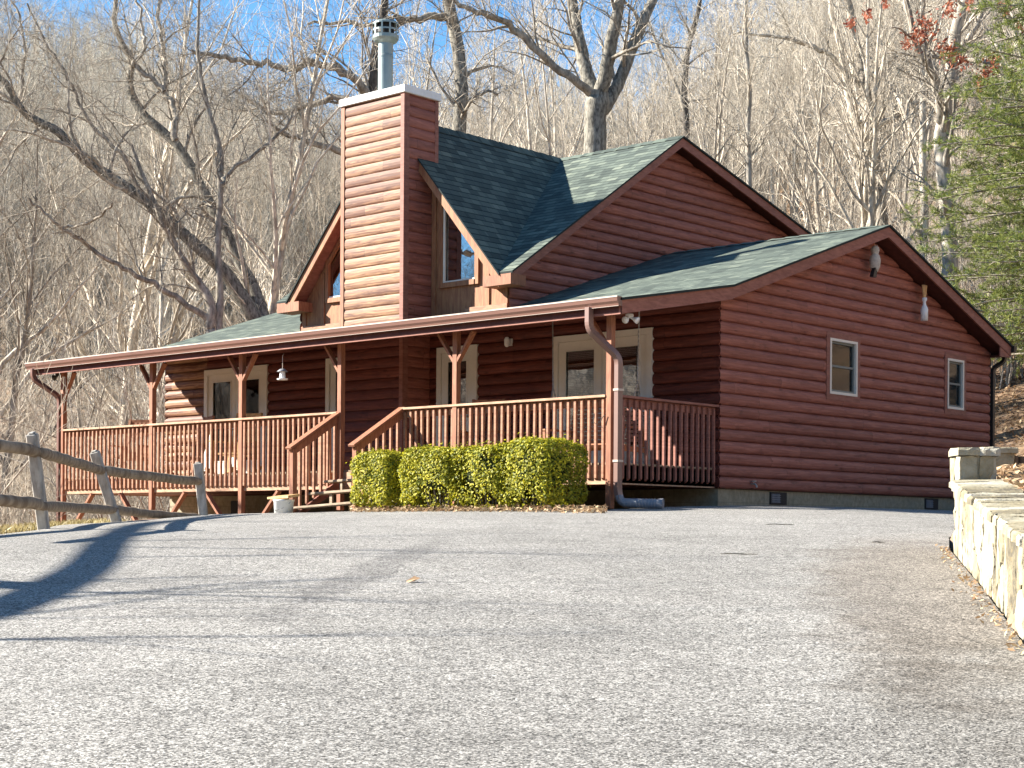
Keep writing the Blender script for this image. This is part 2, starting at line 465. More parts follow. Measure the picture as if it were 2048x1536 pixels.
M['dry_leaf'] = leaf_material('dry_fallen_leaf', (.22, .12, .06), (.58, .44, .27), .7, .2)
M['grass'] = leaf_material('straw_grass', (.24, .19, .075), (.42, .35, .17), .6, .3)
M['green_weed'] = leaf_material('green_weed', (.05, .09, .03), (.18, .20, .08), .5, .3)
M['timber'] = wood_material('old_landscape_timber', (.17, .13, .095), (.08, .06, .045), (8, 8, 1), .9)
M['owl'] = plain('grey_owl_paint', (.48, .44, .38), .25, .8, 30, .2, 0, .3)

# ------------------------------------------------------------------ terrain
def sstep(x, a, b):
    x = min(1, max(0, (x - a) / (b - a))); return x * x * (3 - 2 * x)

def crown(t, l):
    if l > 2.5: return 0.0
    return (.05 + .03 * max(0.0, -l)) * (1 if l < 0 else 1 - l / 2.5) * sstep(t, 13, 24)

def road_z(t):
    tt = min(t, 25.2)
    z = -2.182 + .1215 * tt - .0018 * tt * tt
    if t < 0: z = -2.182 + .10 * t
    if t > 25.2: z -= .006 * (t - 25.2)
    return z

L_EDGE = -5.0
def r_edge(t):
    # line of the stone wall
    if t >= 14.06: return 3.66 + (t - 14.06) * .30
    return 3.66 + (t - 14.06) * .19 if t > 8.5 else 2.6 + (8.5 - t) * .06

HX = [-1200, 0, 200, 400, 600, 800, 1000, 1200, 1400, 1600, 1800, 2048, 3200]
HS = [.37, .37, .36, .325, .285, .265, .275, .295, .31, .35, .38, .42, .5]
HT0 = [58, 58, 56, 54, 52, 50, 48, 46, 42, 38, 34, 31, 26]
HT1 = [340, 330, 310, 280, 240, 200, 170, 150, 150, 170, 180, 190, 200]
def lerp_tab(xs, ys, x):
    if x <= xs[0]: return ys[0]
    for i in range(len(xs) - 1):
        if x <= xs[i + 1]:
            k = (x - xs[i]) / (xs[i + 1] - xs[i]); return ys[i] + (ys[i + 1] - ys[i]) * k
    return ys[-1]

def wob(x, y):
    return .6 * math.sin(x * .09 + 1.3) * math.cos(y * .11) + .35 * math.sin(x * .23 + y * .17) + .25 * math.sin(y * .31 - x * .05)

def ground_z(x, y):
    t, l = to_tl(x, y)
    zr = road_z(t)
    z = zr - crown(t, l)
    # right hand shoulder above the driveway fades out near the house front
    if l > 4.0 and 15 < t < 31: z -= .02 * (l - 4.0)
    re = r_edge(t) + .18
    if t < 16.5 and l > re:
        z = max(zr + .42, -.24 + (t - 14) * .07) + .10 * (l - re) + .02 * max(0, l - re) ** 1.3
    elif l > re + 1.6 and t >= 16.5:
        k = sstep(t, 16.5, 18.0)
        side = max(zr + .42, -.24 + (t - 14) * .07) + .10 * (l - re)
        lim = sstep(l, 4.9, 6.2)
        z = z + (max(side, z) - z) * lim * (1 - sstep(t, 24, 30) * .4)
    # left: falls away outside the fence
    if l < L_EDGE - .3:
        d = L_EDGE - .3 - l
        drop = 1.5 * sstep(d, 0, 6) + .10 * min(max(d - 4, 0), 14)
        z -= drop * sstep(t, 6, 14)
    # behind / left of the house
    hx, hy = x + 13.6, y - 2.0
    if x < -9:
        z -= 1.3 * sstep(-9 - x, 0, 7) * sstep(t, 24, 30) * (1 if l > L_EDGE - .3 else .35)
    # wooded banks to either side and behind the photographer
    dside = max(0, -l - 40 - .25 * max(t, 0), l - 26 - .3 * max(t, 0), -t - 22)
    if dside > 0:
        z += (.26 if l < 20 else .13) * min(dside, 90) * (1 - sstep(t, 150, 260)) + .4 * wob(x, y) * min(1, dside / 20)
    # hills
    if t > 20:
        px = 1024 + F_PX * l / max(t, 1)
        s, t0, t1 = lerp_tab(HX, HS, px), lerp_tab(HX, HT0, px), lerp_tab(HX, HT1, px)
        tt = min(t, t1)
        if tt > t0:
            d = tt - t0
            rise = s * d * d / (d + 12)
            z += rise + wob(x, y) * min(1, d / 25) * 1.3
        if t > t1: z -= .15 * (t - t1)
    return z

def build_ground():
    ts = [-140, -90, -60, -40, -30, -22, -12] + list(np.arange(-4, 34, .75)) + list(np.arange(34, 80, 2.0)) + list(np.arange(80, 200, 5)) + list(np.arange(200, 420, 11)) + [460, 560, 800, 1400]
    V = []; nl = 181
    for t in ts:
        half = max(130, abs(t) * .62 + 10)
        for j in range(nl):
            k = (j / (nl - 1)) * 2 - 1
            l = half * (k * .16 + .84 * k ** 3)
            p = tl(t, l)
            V.append((p.x, p.y, ground_z(p.x, p.y) - .03 - (.10 if (L_EDGE < l < r_edge(t) and t < 25) else 0)))
    Fq = []
    for i in range(len(ts) - 1):
        for j in range(nl - 1):
            a = i * nl + j
            Fq.append((a, a + 1, a + nl + 1, a + nl))
    o = np_mesh('ground', V, Fq, M['litter'], smooth=True)
    tag(o, kind='structure'); return o
build_ground()

def inside_house(x, y, m=0.0):
    return -13.57 - m < x < 0 + m and -2.44 - m < y < 8.66 + m

def build_driveway():
    V = []; Fq = []
    ts = list(np.arange(-10, 2, 1.0)) + list(np.arange(2, 32.01, .3))
    nl = 64
    for t in ts:
        a = L_EDGE + .10 * math.sin(t * .9) + .05 * math.sin(t * 2.3)
        b = r_edge(t) + .02 if t < 14.06 else (r_edge(14.06) + (t - 14.06) * .26)
        if t > 16: b = max(b, min(9.6, 4.2 + (t - 16) * .52))
        for j in range(nl):
            l = a + (b - a) * j / (nl - 1)
            p = tl(t, l)
            z = road_z(t)
            if l > 4.0 and 15 < t < 31: z -= .02 * (l - 4.0)
            z -= crown(t, l)
            if j == 0: z -= .05
            V.append((p.x, p.y, z + .012 + .006 * math.sin(p.x * 1.1) * math.sin(p.y * .9 + 1)))
    keep = lambda p: not (p[0] < -.02 and p[1] > -2.9)
    for i in range(len(ts) - 1):
        for j in range(nl - 1):
            k = i * nl + j
            q = (k, k + 1, k + nl + 1, k + nl)
            if all(keep(V[m]) for m in q): Fq.append(q)
    o = np_mesh('driveway', V, Fq, M['asphalt'], smooth=True)
    tag(o, kind='structure'); return o
build_driveway()

# ------------------------------------------------------------------ HOUSE
GROUND_H = -.30
house = empty('log_cabin', (-6.8, 4.0, GROUND_H), 0, 'red log-sided cabin with green shingle roofs, tall chimney and a full-width front porch', 'house')
house['_world'] = 1

PROF = [(0.0, 0.0), (.03, .022), (.13, .042), (.34, .054), (.60, .054), (.82, .040), (.95, .020), (1.0, 0.0)]
def log_wall(mb, pos, z0, z1, interval, openings=(), off=0.0):
    """pos(u, out, z) -> point; interval(z) -> (ua, ub); openings: (ua, ub, za, zb)"""
    k0 = math.floor((z0 + 1e-6) / COURSE)
    k = k0
    while k * COURSE < z1 - 1e-6:
        zb = k * COURSE
        for (f0, o0), (f1, o1) in zip(PROF[:-1], PROF[1:]):
            za, zc = zb + f0 * COURSE, zb + f1 * COURSE
            if zc <= z0 or za >= z1: continue
            za2, zc2 = max(za, z0), min(zc, z1)
            ia, ic = interval(za2), interval(zc2)
            if ia is None or ic is None: continue
            zm = (za2 + zc2) / 2
            cuts = sorted((a, b) for a, b, p, q in openings if p < zm < q)
            def spans(iv):
                out = []; cur = iv[0]
                for a, b in cuts:
                    out.append((cur, max(cur, min(a, iv[1])))); cur = max(cur, min(b, iv[1]))
                out.append((cur, max(cur, iv[1]))); return out
            for (a0, b0), (a1, b1) in zip(spans(ia), spans(ic)):
                if b0 - a0 < .002 and b1 - a1 < .002: continue
                mb.face([pos(a0, o0, za2), pos(b0, o0, za2), pos(b1, o1, zc2), pos(a1, o1, zc2)],
                        uv=[(a0 + off, za2 + .0005), (b0 + off, za2 + .0005), (b1 + off, zc2 - .0005), (a1 + off, zc2 - .0005)])
        k += 1

# --- roof profile of the wing
RIDGE = (4.33, 4.49); KINK = (-.18, 2.98); EAVE_F = (-2.82, 2.50); EAVE_R = (8.87, 2.88)
XR, XL = .36, -13.95
def wing_top(y):
    if y < KINK[0]: return EAVE_F[1] + (y - EAVE_F[0]) * (KINK[1] - EAVE_F[1]) / (KINK[0] - EAVE_F[0])
    if y < RIDGE[0]: return KINK[1] + (y - KINK[0]) * (RIDGE[1] - KINK[1]) / (RIDGE[0] - KINK[0])
    return RIDGE[1] + (y - RIDGE[0]) * (EAVE_R[1] - RIDGE[1]) / (EAVE_R[0] - RIDGE[0])

# --- foundation
mb = MB()
mb.box(-13.54, -.03, .03, 8.63, -2.6, -.002)
fnd = mb.build('foundation', M['block'], house)
for y0, y1 in ((1.41, 1.87), (6.33, 6.80)):
    m = MB(); m.box(-.03, -.012, y0, y1, -.215, -.022)
    v = m.build('foundation_vent', M['vent_black'], fnd)
    m = MB()
    for i in range(7): m.box(-.012, -.006, y0 + .03 + i * .035, y0 + .045 + i * .035, -.19, -.05)
    for i in range(4): m.box(-.006, -.003, y0 + .03, y0 + .28, -.18 + i * .035, -.172 + i * .035)
    m.build('vent_grille', M['corr'], v)
m = MB(); m.box(-11.55, -11.15, .012, .03, -.40, -.10); m.build('foundation_vent', M['vent_black'], fnd)

# --- right gable wall
W1 = (3.0, 3.85, 1.605, 2.51); W2 = (6.975, 7.59, 1.60, 2.505)
def gable_iv(z):
    # interval in Y where the wall is below the soffit
    zz = z + .225
    lo = -.05
    if zz > wing_top(0): lo = KINK[0] + (zz - KINK[1]) * (RIDGE[0] - KINK[0]) / (RIDGE[1] - KINK[1])
    hi = 8.66
    if zz > wing_top(8.66): hi = RIDGE[0] + (RIDGE[1] - zz) * (EAVE_R[0] - RIDGE[0]) / (RIDGE[1] - EAVE_R[1])
    return (lo, hi) if hi > lo else (RIDGE[0], RIDGE[0])
mb = MB()
log_wall(mb, lambda u, o, z: (o, u, z), 0, 4.36, gable_iv, [(W1[0], W1[1], W1[2], W1[3]), (W2[0], W2[1], W2[2], W2[3])])
gw = mb.build('gable_wall', M['log'], house)
tag(gw, 'broad side gable wall of horizontal red log siding')
# rear + left walls (plain backing) and inner backing panels with the window holes closed by dark interior
mb = MB()
def gable_poly(x, ins=.0):
    return [(x, .0, 0), (x, 8.66, 0), (x, 8.66, wing_top(8.66) - .14), (x, RIDGE[0], RIDGE[1] - .15), (x, 0, wing_top(0) - .14)]
mb.prism(gable_poly(-.10), (.06, 0, 0))
mb.prism(gable_poly(-13.55), (.06, 0, 0))
mb.box(-13.5, -.10, 8.56, 8.64, 0, 2.8)
mb.box(-13.5, -.10, .07, .10, 0, 2.82)
mb.build('inner_wall', M['interior'], house)
mb = MB()
log_wall(mb, lambda u, o, z: (-13.57 - o, u, z), 0, 4.36, gable_iv)
mb.build('end_wall', M['log'], house)
mb = MB()
log_wall(mb, lambda u, o, z: (u, 8.66 + o, z), 0, 2.85, lambda z: (-13.57, 0.035))
mb.build('rear_wall', M['log'], house)

# --- front wall
FD_R = (-3.21, -1.21); FD_L = (-12.31, -10.38); D1 = (-8.71, -7.72); D2 = (-5.85, -4.90)
DOOR_TOP = 2.48
ops = [(a + .02, b - .02, .2, DOOR_TOP - .02) for a, b in (FD_R, FD_L, D1, D2)]
mb = MB()
log_wall(mb, lambda u, o, z: (u, -o, z), 0, 2.86, lambda z: (-13.62, -12.25), ops)  # lighter logs here paint in the sun that reaches this end
tag(mb.build('front_wall', M['log_worn_lit'], house), 'left end of the porch wall, sunlight put into its lighter logs')
mb = MB()
log_wall(mb, lambda u, o, z: (u, -o, z), 0, 2.86, lambda z: (-12.25, 0.045), ops)
tag(mb.build('front_wall', M['log_shaded'], house), 'front wall of red log siding under the porch roof')

# --- windows in the gable
def gable_window(y0, y1, z0, z1):
    m = MB(); w = .095; x = .062
    for a, b, c, d in ((y0 - w, y0, z0 - w, z1 + w), (y1, y1 + w, z0 - w, z1 + w), (y0, y1, z1, z1 + w), (y0, y1, z0 - w, z0)):
        m.box(-.02, x, a, b, c, d)
    win = m.build('window', M['trim'], house)
    m = MB(); fw = .042
    for a, b, c, d in ((y0, y0 + fw, z0, z1), (y1 - fw, y1, z0, z1), (y0 + fw, y1 - fw, z1 - fw, z1), (y0 + fw, y1 - fw, z0, z0 + fw)):
        m.box(-.02, .070, a, b, c, d)
    m.build('frame', M['cream_dim'], win)
    m = MB(); s = .035; zm = (z0 + z1) / 2 + .01
    ya, yb, za, zb = y0 + fw, y1 - fw, z0 + fw, z1 - fw
    for a, b, c, d in ((ya, ya + s, za, zb), (yb - s, yb, za, zb), (ya + s, yb - s, zb - s, zb), (ya + s, yb - s, za, za + s), (ya + s, yb - s, zm - s / 2, zm + s / 2)):
        m.box(-.02, .03, a, b, c, d)
    m.build('sash', M['sash'], win)
    m = MB(); m.box(-.004, .004, ya + s, yb - s, za + s, zb - s); m.build('pane', M['glass'], win)
    m = MB()
    yk = ya + (yb - ya) * .62
    n = 26
    for i in range(n):
        z = za + s + .01 + (zb - za - 2 * s - .02) * (i + .5) / n
        m.hexa([(-.034, ya + s, z - .010), (-.02, ya + s, z - .004), (-.02, yk, z - .004), (-.034, yk, z - .010)],
               [(-.034, ya + s, z - .006), (-.02, ya + s, z), (-.02, yk, z), (-.034, yk, z - .006)])
    m.box(-.037, -.035, ya + s, yb - s, za + s, zb - s)
    m.build('blind', M['sash'], win)
    return win
tag(gable_window(*W1), 'wider double-hung window nearer the porch')
tag(gable_window(*W2), 'narrow double-hung window nearer the rear eave')

# --- doors on the porch
def french_door(x0, x1, split=True, label=None, closed=False):
    m = MB(); z0, z1 = .30, DOOR_TOP; w = .10; y = -.075
    m.box(x0, x0 + w, y, .02, z0, z1); m.box(x1 - w, x1, y, .02, z0, z1); m.box(x0 + w, x1 - w, y, .02, z1 - w, z1)
    m.box(x0 - .0, x1 + .0, y - .01, .02, z0 - .02, z0)
    d = m.build('french_door' if split else 'door', M['cream'], house)
    xa, xb = x0 + w, x1 - w
    leaves = [(xa, (xa + xb) / 2), ((xa + xb) / 2, xb)] if split else [(xa, xb)]
    gl = []
    for i, (a, b) in enumerate(leaves):
        m = MB(); s = .135; a2, b2 = a + .004, b - .004; zt = z1 - w - .003
        ga, gb, gz0, gz1 = a2 + s, b2 - s, .66, zt - .135
        m.box(a2, ga, -.045, .0, z0 + .004, zt); m.box(gb, b2, -.045, .0, z0 + .004, zt)
        m.box(ga, gb, -.045, .0, gz1, zt); m.box(ga, gb, -.045, .0, z0 + .004, gz0)
        for e in ((ga, ga + .02, gz0, gz1), (gb - .02, gb, gz0, gz1), (ga + .02, gb - .02, gz1 - .02, gz1), (ga + .02, gb - .02, gz0, gz0 + .02)):
            m.box(e[0], e[1], -.055, -.045, e[2], e[3])
        m.build('door_leaf', M['cream'], d)
        m = MB(); m.box(ga + .002, gb - .002, -.026, -.02, gz0 + .002, gz1 - .002); m.build('pane', M['glass' if closed else 'glass_door'], d)
        m = MB(); n = 56
        for k in range(n):
            z = gz0 + .01 + (gz1 - gz0 - .02) * (k + .5) / n
            m.hexa([(ga, -.012, z - .006), (gb, -.012, z - .006), (gb, .006, z + .001), (ga, .006, z + .001)],
                   [(ga, -.012, z - .003), (gb, -.012, z - .003), (gb, .006, z + .004), (ga, .006, z + .004)])
        m.box(ga - .02, gb + .02, .012, .015, gz0 - .02, gz1 + .02, 1)
        m.build('blind', [M['blind_dim'] if closed else M['blind_pale'], M['blind_dim'] if closed else M['interior']], d)
    m = MB()
    hx = (xa + xb) / 2 - .06 if split else xb - .07
    m.tube([(hx, -.05, 1.28), (hx, -.10, 1.28), (hx - .10, -.10, 1.28)], .012, 8)
    m.build('door_handle', M['chain'], d)
    if label: tag(d, label)
    return d
french_door(*FD_R, label='cream french doors behind the porch swing')
french_door(*FD_L, closed=True, label='cream french doors at the far left of the porch')
french_door(*D1, split=False, label='cream door beside the stair-side post')
french_door(*D2, split=False, label='cream door just right of the chimney base')

# --- roofs: shingle slabs with UVs
def slab(mb, pts, thick, edir, mi_top=0):
    """pts ccw from above (polygon); edir: horizontal eave direction. UV u along edir, v up slope"""
    pts = [Vector(p) for p in pts]
    n = (pts[1] - pts[0]).cross(pts[2] - pts[0]).normalized()
    if n.z < 0: n = -n; pts = pts[::-1]
    e = Vector(edir).normalized(); sv = n.cross(e)
    if sv.z < 0: sv = -sv
    uv = [(p.dot(e), p.dot(sv)) for p in pts]
    low = [p - Vector((0, 0, thick)) for p in pts]
    mb.face(pts, uv=uv)
    mb.face(low[::-1], uv=[(0, .004)] * len(pts))
    for i in range(len(pts)):
        j = (i + 1) % len(pts)
        mb.face([pts[i], low[i], low[j], pts[j]], uv=[(0, .004)] * 4)  # edges and underside pinned to the dark course colour as painted shade

TH = .035
mb = MB(); ov = .03
f = lambda x, yz: (x, yz[0], yz[1])
slab(mb, [f(XL - ov, (EAVE_F[0] - .04, wing_top(EAVE_F[0] - .04))), f(XR + ov, (EAVE_F[0] - .04, wing_top(EAVE_F[0] - .04))), f(XR + ov, KINK), f(XL - ov, KINK)], TH, (1, 0, 0))
slab(mb, [f(XL - ov, KINK), f(XR + ov, KINK), f(XR + ov, RIDGE), f(XL - ov, RIDGE)], TH, (1, 0, 0))
slab(mb, [f(XL - ov, RIDGE), f(XR + ov, RIDGE), f(XR + ov, (EAVE_R[0] + .05, wing_top(EAVE_R[0] + .05))), f(XL - ov, (EAVE_R[0] + .05, wing_top(EAVE_R[0] + .05)))], TH, (1, 0, 0))
# ridge caps
for i in range(48):
    x = XL + i * .3
    if -9.8 < x < -4.2 or x + .33 > XR + .03: continue
    for sgn in (-1, 1):
        k = .335 if sgn < 0 else .355
        y2 = RIDGE[0] + sgn * .15
        mb.face([(x, RIDGE[0], RIDGE[1] + .022), (x + .33, RIDGE[0], RIDGE[1] + .008), (x + .33, y2, RIDGE[1] + .008 - .15 * k), (x, y2, RIDGE[1] + .022 - .15 * k)], uv=[(i * .4, 9.02), (i * .4 + .2, 9.02), (i * .4 + .2, 9.12), (i * .4, 9.12)])
roof = mb.build('wing_roof', M['shingle'], house)
def deckslab(mb, pts, top, bot):
    pts = [Vector(p) for p in pts]
    mb.prism([p - Vector((0, 0, bot)) for p in pts], (0, 0, bot - top))
mb = MB()
for a, b in ((EAVE_F, KINK), (KINK, RIDGE), (RIDGE, EAVE_R)):
    deckslab(mb, [f(XL + .03, a), f(XR - .03, a), f(XR - .03, b), f(XL + .03, b)], TH + .004, .19)
# flat boxed soffit at the rear eave
mb.box(XL + .03, XR - .03, 8.70, 8.84, 2.66, 2.70)
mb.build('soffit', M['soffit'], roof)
mb = MB()
def rake(mb, x, a, b, h=.175, w=.035, drop=.035, ydir=None):
    p, q = Vector(f(x, a)), Vector(f(x, b))
    mb.prism([p - Vector((0, 0, drop)), q - Vector((0, 0, drop)), q - Vector((0, 0, drop + h)), p - Vector((0, 0, drop + h))], (w, 0, 0))
for x in (XR - .035, XL):
    for a_, b_, h_ in ((EAVE_F, KINK, .185), (KINK, RIDGE, .175), (RIDGE, EAVE_R, .175)):
        m = MB(); rake(m, x, a_, b_, h_); m.build('fascia', M['trim'], roof)
mb.box(XL, XR, EAVE_F[0] + .002, EAVE_F[0] + .03, 2.28, 2.46)
mb.build('fascia', M['trim'], roof); mb = MB()
mb.box(XL + .04, XR - .04, EAVE_R[0] - .03, EAVE_R[0] - .002, 2.66, 2.83)
# boxed end at the rear eave
mb.prism([(XR - .034, 8.45, 2.83), (XR - .034, 8.835, 2.70), (XR - .034, 8.835, 2.64), (XR - .034, 8.45, 2.64)], (.024, 0, 0))
mb.build('fascia', M['trim'], roof)

# --- upper storey
UX0, UX1 = -9.42, -4.25; URX0, URX1 = -9.77, -3.90
UR = (4.33, 6.62); UF = (-.33, 3.59); UB = (8.9, 5.37)
def up_top(y):
    if y < UR[0]: return UF[1] + (y - UF[0]) * (UR[1] - UF[1]) / (UR[0] - UF[0])
    return UR[1] + (y - UR[0]) * (UB[1] - UR[1]) / (UB[0] - UR[0])
def up_iv(z):
    zz = z + .16
    lo, hi = -.04, 8.66
    if zz > up_top(0): lo = UF[0] + (zz - UF[1]) * (UR[0] - UF[0]) / (UR[1] - UF[1])
    if zz > up_top(8.66): hi = UR[0] + (UR[1] - zz) * (UB[0] - UR[0]) / (UR[1] - UB[1])
    return (lo, hi) if hi > lo else (UR[0], UR[0])
mb = MB()
log_wall(mb, lambda u, o, z: (UX1 + o, u, z), 2.5, 6.47, up_iv, off=3.3)
tag(mb.build('upper_gable_wall', M['log'], house), 'upper side gable wall of red log siding')
mb = MB()
log_wall(mb, lambda u, o, z: (UX0 - o, u, z), 2.5, 6.47, up_iv, off=5.1)
mb.build('upper_gable_wall', M['log'], house)
mb = MB()
for x in (UX1 - .08, UX0 + .02):
    mb.prism([(x, .02, 2.5), (x, 8.66, 2.5), (x, 8.66, up_top(8.66) - .13), (x, UR[0], UR[1] - .13), (x, .02, up_top(.02) - .13)], (.06, 0, 0))
mb.box(UX0 + .08, UX1 - .08, 8.58, 8.66, 2.8, 5.25)
mb.build('upper_inner_wall', M['log'], house)

# cross gable
CX, CZ, CS = -6.83, 6.62, 1.14
CY = -.33
def cz(x): return CZ - CS * abs(x - CX)
ux_v = CX + (CZ - UF[1]) / CS   # x where valley meets eave
mb = MB()
up = lambda x, y: (x, y, up_top(y))
XA = ux_v - .02; XB = 2 * CX - XA
slab(mb, [(XA, UF[0], UF[1]), (URX1 + .03, UF[0], UF[1]), (URX1 + .03, UR[0], UR[1]), (CX, UR[0], UR[1])], TH, (1, 0, 0))
slab(mb, [(URX0 - .03, UF[0], UF[1]), (XB, UF[0], UF[1]), (CX, UR[0], UR[1]), (URX0 - .03, UR[0], UR[1])], TH, (1, 0, 0))
slab(mb, [(URX0 - .03, UR[0], UR[1]), (URX1 + .03, UR[0], UR[1]), (URX1 + .03, UB[0], UB[1]), (URX0 - .03, UB[0], UB[1])], TH, (1, 0, 0))
for i in range(11):
    x = CX + i * .29
    if x > URX1 - .2: break
    mb.face([(x, UR[0], UR[1] + .022), (x + .31, UR[0], UR[1] + .008), (x + .31, UR[0] - .14, UR[1] + .008 - .09), (x, UR[0] - .14, UR[1] + .022 - .09)], uv=[(i * .4, 9.02), (i * .4 + .2, 9.02), (i * .4 + .2, 9.12), (i * .4, 9.12)])
uroof = mb.build('upper_roof', M['shingle'], house)
mb = MB()
c0 = CY - .03
slab(mb, [(CX, c0, CZ), (XA + .05, c0, cz(XA + .05)), (XA + .0, UF[0] + .05, cz(XA)), (CX, UR[0], CZ)], TH, (0, 1, 0))
slab(mb, [(CX, UR[0], CZ), (XB, UF[0] + .05, cz(XB)), (XB - .05, c0, cz(XB - .05)), (CX, c0, CZ)], TH, (0, 1, 0))
for i in range(16):
    y = c0 + i * .29
    for sgn in (-1, 1):
        x2 = CX + sgn * .13
        mb.face([(CX, y, CZ + .024), (CX, y + .31, CZ + .01), (x2, y + .31, CZ + .01 - .13 * CS), (x2, y, CZ + .024 - .13 * CS)], uv=[(i * .4, 9.02), (i * .4 + .2, 9.02), (i * .4 + .2, 9.12), (i * .4, 9.12)])
croof = mb.build('cross_gable_roof', M['shingle'], house)
# soffits and fascias
mb = MB()
deckslab(mb, [(UX1 - .02, UF[0] + .02, UF[1] + .013), (URX1 - .03, UF[0] + .02, UF[1] + .013), (URX1 - .03, UR[0], UR[1]), (UX1 - .02, UR[0], UR[1])], TH + .004, .12)
deckslab(mb, [(UX1 - .02, UR[0], UR[1]), (URX1 - .03, UR[0], UR[1]), (URX1 - .03, UB[0], UB[1]), (UX1 - .02, UB[0], UB[1])], TH + .004, .12)
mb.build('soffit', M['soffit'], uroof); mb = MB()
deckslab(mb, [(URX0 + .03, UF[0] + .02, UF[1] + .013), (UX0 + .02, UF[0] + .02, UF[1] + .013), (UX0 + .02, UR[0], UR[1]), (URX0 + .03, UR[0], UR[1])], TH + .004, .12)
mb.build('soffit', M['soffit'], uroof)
mb = MB()
for x in (URX1 - .035, URX0):
    for a_, b_ in ((UF, UR), (UR, UB)):
        m = MB(); rake(m, x, a_, b_, .165); m.build('fascia', M['trim'], uroof)
# boxed eave returns at the two front corners
for xa, xb in ((-4.52, URX1 + .004), (URX0 - .004, -9.16)):
    m = MB(); m.box(xa, xb, UF[0] - .012, .03, UF[1] - .215, UF[1] - .04); m.build('eave_return', M['post'], uroof)
mb = MB()
sx = [CX, XA + .03]
for s in (1, -1):
    X2 = CX + s * (XA + .02 - CX)
    zt = cz(X2)
    m = MB(); m.prism([(CX, CY, CZ - TH - .004), (X2, CY, zt - TH - .004), (X2, CY, zt - .24), (CX, CY, CZ - .24)], (0, .035, 0)); m.build('fascia', M['panel'], croof)
mb = MB()
for s in (1, -1):
    X2 = CX + s * (XA - .04 - CX)
    m = MB(); m.prism([(CX, CY + .036, CZ - TH - .05), (X2, CY + .036, cz(X2) - TH - .05), (X2, CY + .036, cz(X2) - .16), (CX, CY + .036, CZ - .16)], (0, .4, 0)); m.build('soffit', M['trim'], croof)

# cross gable front wall: smooth vertical panels with battens, window openings
def front_gable_wall():
    m = MB()
    zb = 2.7
    def zt(x): return cz(x) - .17
    win_r = (-5.75, -4.99)
    xs = [UX0, -8.68, -7.9, -7.55, CX, -6.12, win_r[0], win_r[1], UX1]
    for a, b in zip(xs[:-1], xs[1:]):
        iswin = (a, b) == win_r or (a, b) == (-8.68, -7.9)
        if iswin:
            m.prism([(a, -.004, zb), (b, -.004, zb), (b, -.004, 3.59), (a, -.004, 3.59)], (0, .05, 0))
            hi = [(a, -.004, zt(a) - .02), (b, -.004, zt(b) - .02), (b, -.004, zt(b)), (a, -.004, zt(a))]
            m.prism(hi, (0, .05, 0))
        else:
            m.prism([(a, -.004, zb), (b, -.004, zb), (b, -.004, zt(b)), (a, -.004, zt(a))], (0, .05, 0))
    w = m.build('front_gable_wall', M['panel'], house)
    m = MB()
    m.prism([(UX0, .1, 2.7), (UX1, .1, 2.7), (UX1, .1, cz(UX1) - .17), (CX, .1, CZ - .17), (UX0, .1, cz(UX0) - .17)], (0, .04, 0))
    m.build('inner_panel', M['interior'], w)
    for x in (-4.72, UX1 - .05, -8.86, UX0 + .05, -5.98):
        m = MB(); m.box(x - .05, x + .05, -.03, -.006, 2.72, cz(x) - .24); m.build('batten', M['panel'], w)
    for a, b in ((UX0, -7.63), (-5.2, UX1 + .01)):
        m = MB(); m.box(a, b, -.055, -.032, 3.0, 3.12); m.build('base_board', M['rail'], w)
    for a, b, flip in ((win_r[0], win_r[1], False), (-8.68, -7.9, True)):
        def wt(x): return min(zt(x) - .03, 3.59 + 9)
        win = MB(); t = .085; y = -.05
        za = 3.59
        win.box(a - t, a, y, .0, za - t, wt(a) - (0 if not flip else .0)); win.box(b, b + t, y, .0, za - t, wt(b) - .02)
        win.box(a, b, y - .012, .0, za - t, za)
        sl = MB()
        win.prism([(a, y, wt(a) - .10), (b, y, wt(b) - .10), (b, y, wt(b)), (a, y, wt(a))], (0, .05, 0))
        wo = win.build('gable_window', M['panel'], house)
        tag(wo, 'slanted gable window ' + ('left' if flip else 'right') + ' of the chimney')
        fr = MB()
        fr.box(a, a + .045, -.03, .0, za, wt(a) - .12) if not flip else fr.box(b - .045, b, -.03, .0, za, wt(b) - .12)
        fr.box(a, b, -.028, .0, za, za + .03)
        fr.build('frame', M['cream_dim'], wo)
        p = MB(); p.face([(a, .012, za), (b, .012, za), (b, .012, wt(b) - .05), (a, .012, wt(a) - .05)]); p.build('pane', M['glass_sky'], wo)
front_gable_wall()

# --- chimney
CHX0, CHX1, CHY0, CHY1 = -7.62, -6.05, -.68, .12
mb = MB()
tw = .075
log_wall(mb, lambda u, o, z: (u, CHY0 - o * .38 + .01, z), 16 * COURSE, 6.79, lambda z: (CHX0 + tw, CHX1 - tw), off=1.7)
chim = mb.build('chimney', M['log_worn_lit'], house)
tag(chim, 'tall square chimney clad in sun-worn logs')
mb = MB()
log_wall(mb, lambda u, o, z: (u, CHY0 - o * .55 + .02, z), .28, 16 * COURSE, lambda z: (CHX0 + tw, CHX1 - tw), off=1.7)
tag(mb.build('lower_cladding', M['log_shaded'], chim), 'unfaded red chimney logs under the porch roof, porch shade put into their colour')
mb = MB()
log_wall(mb, lambda u, o, z: (CHX1 + o * .55 - .02, u, z), .28, 6.79, lambda z: (CHY0 + tw, CHY1 - tw), off=2.3)
mb.build('side_cladding', M['log'], chim)
mb = MB()
log_wall(mb, lambda u, o, z: (CHX0 - o * .55 + .02, u, z), .28, 6.79, lambda z: (CHY0 + tw, CHY1 - tw), off=4.3)
mb.build('side_cladding', M['log'], chim)
mb = MB(); mb.box(CHX0 + .03, CHX1 - .03, CHY0 + .03, CHY1 - .02, .28, 6.785); mb.build('core', M['trim'], chim)
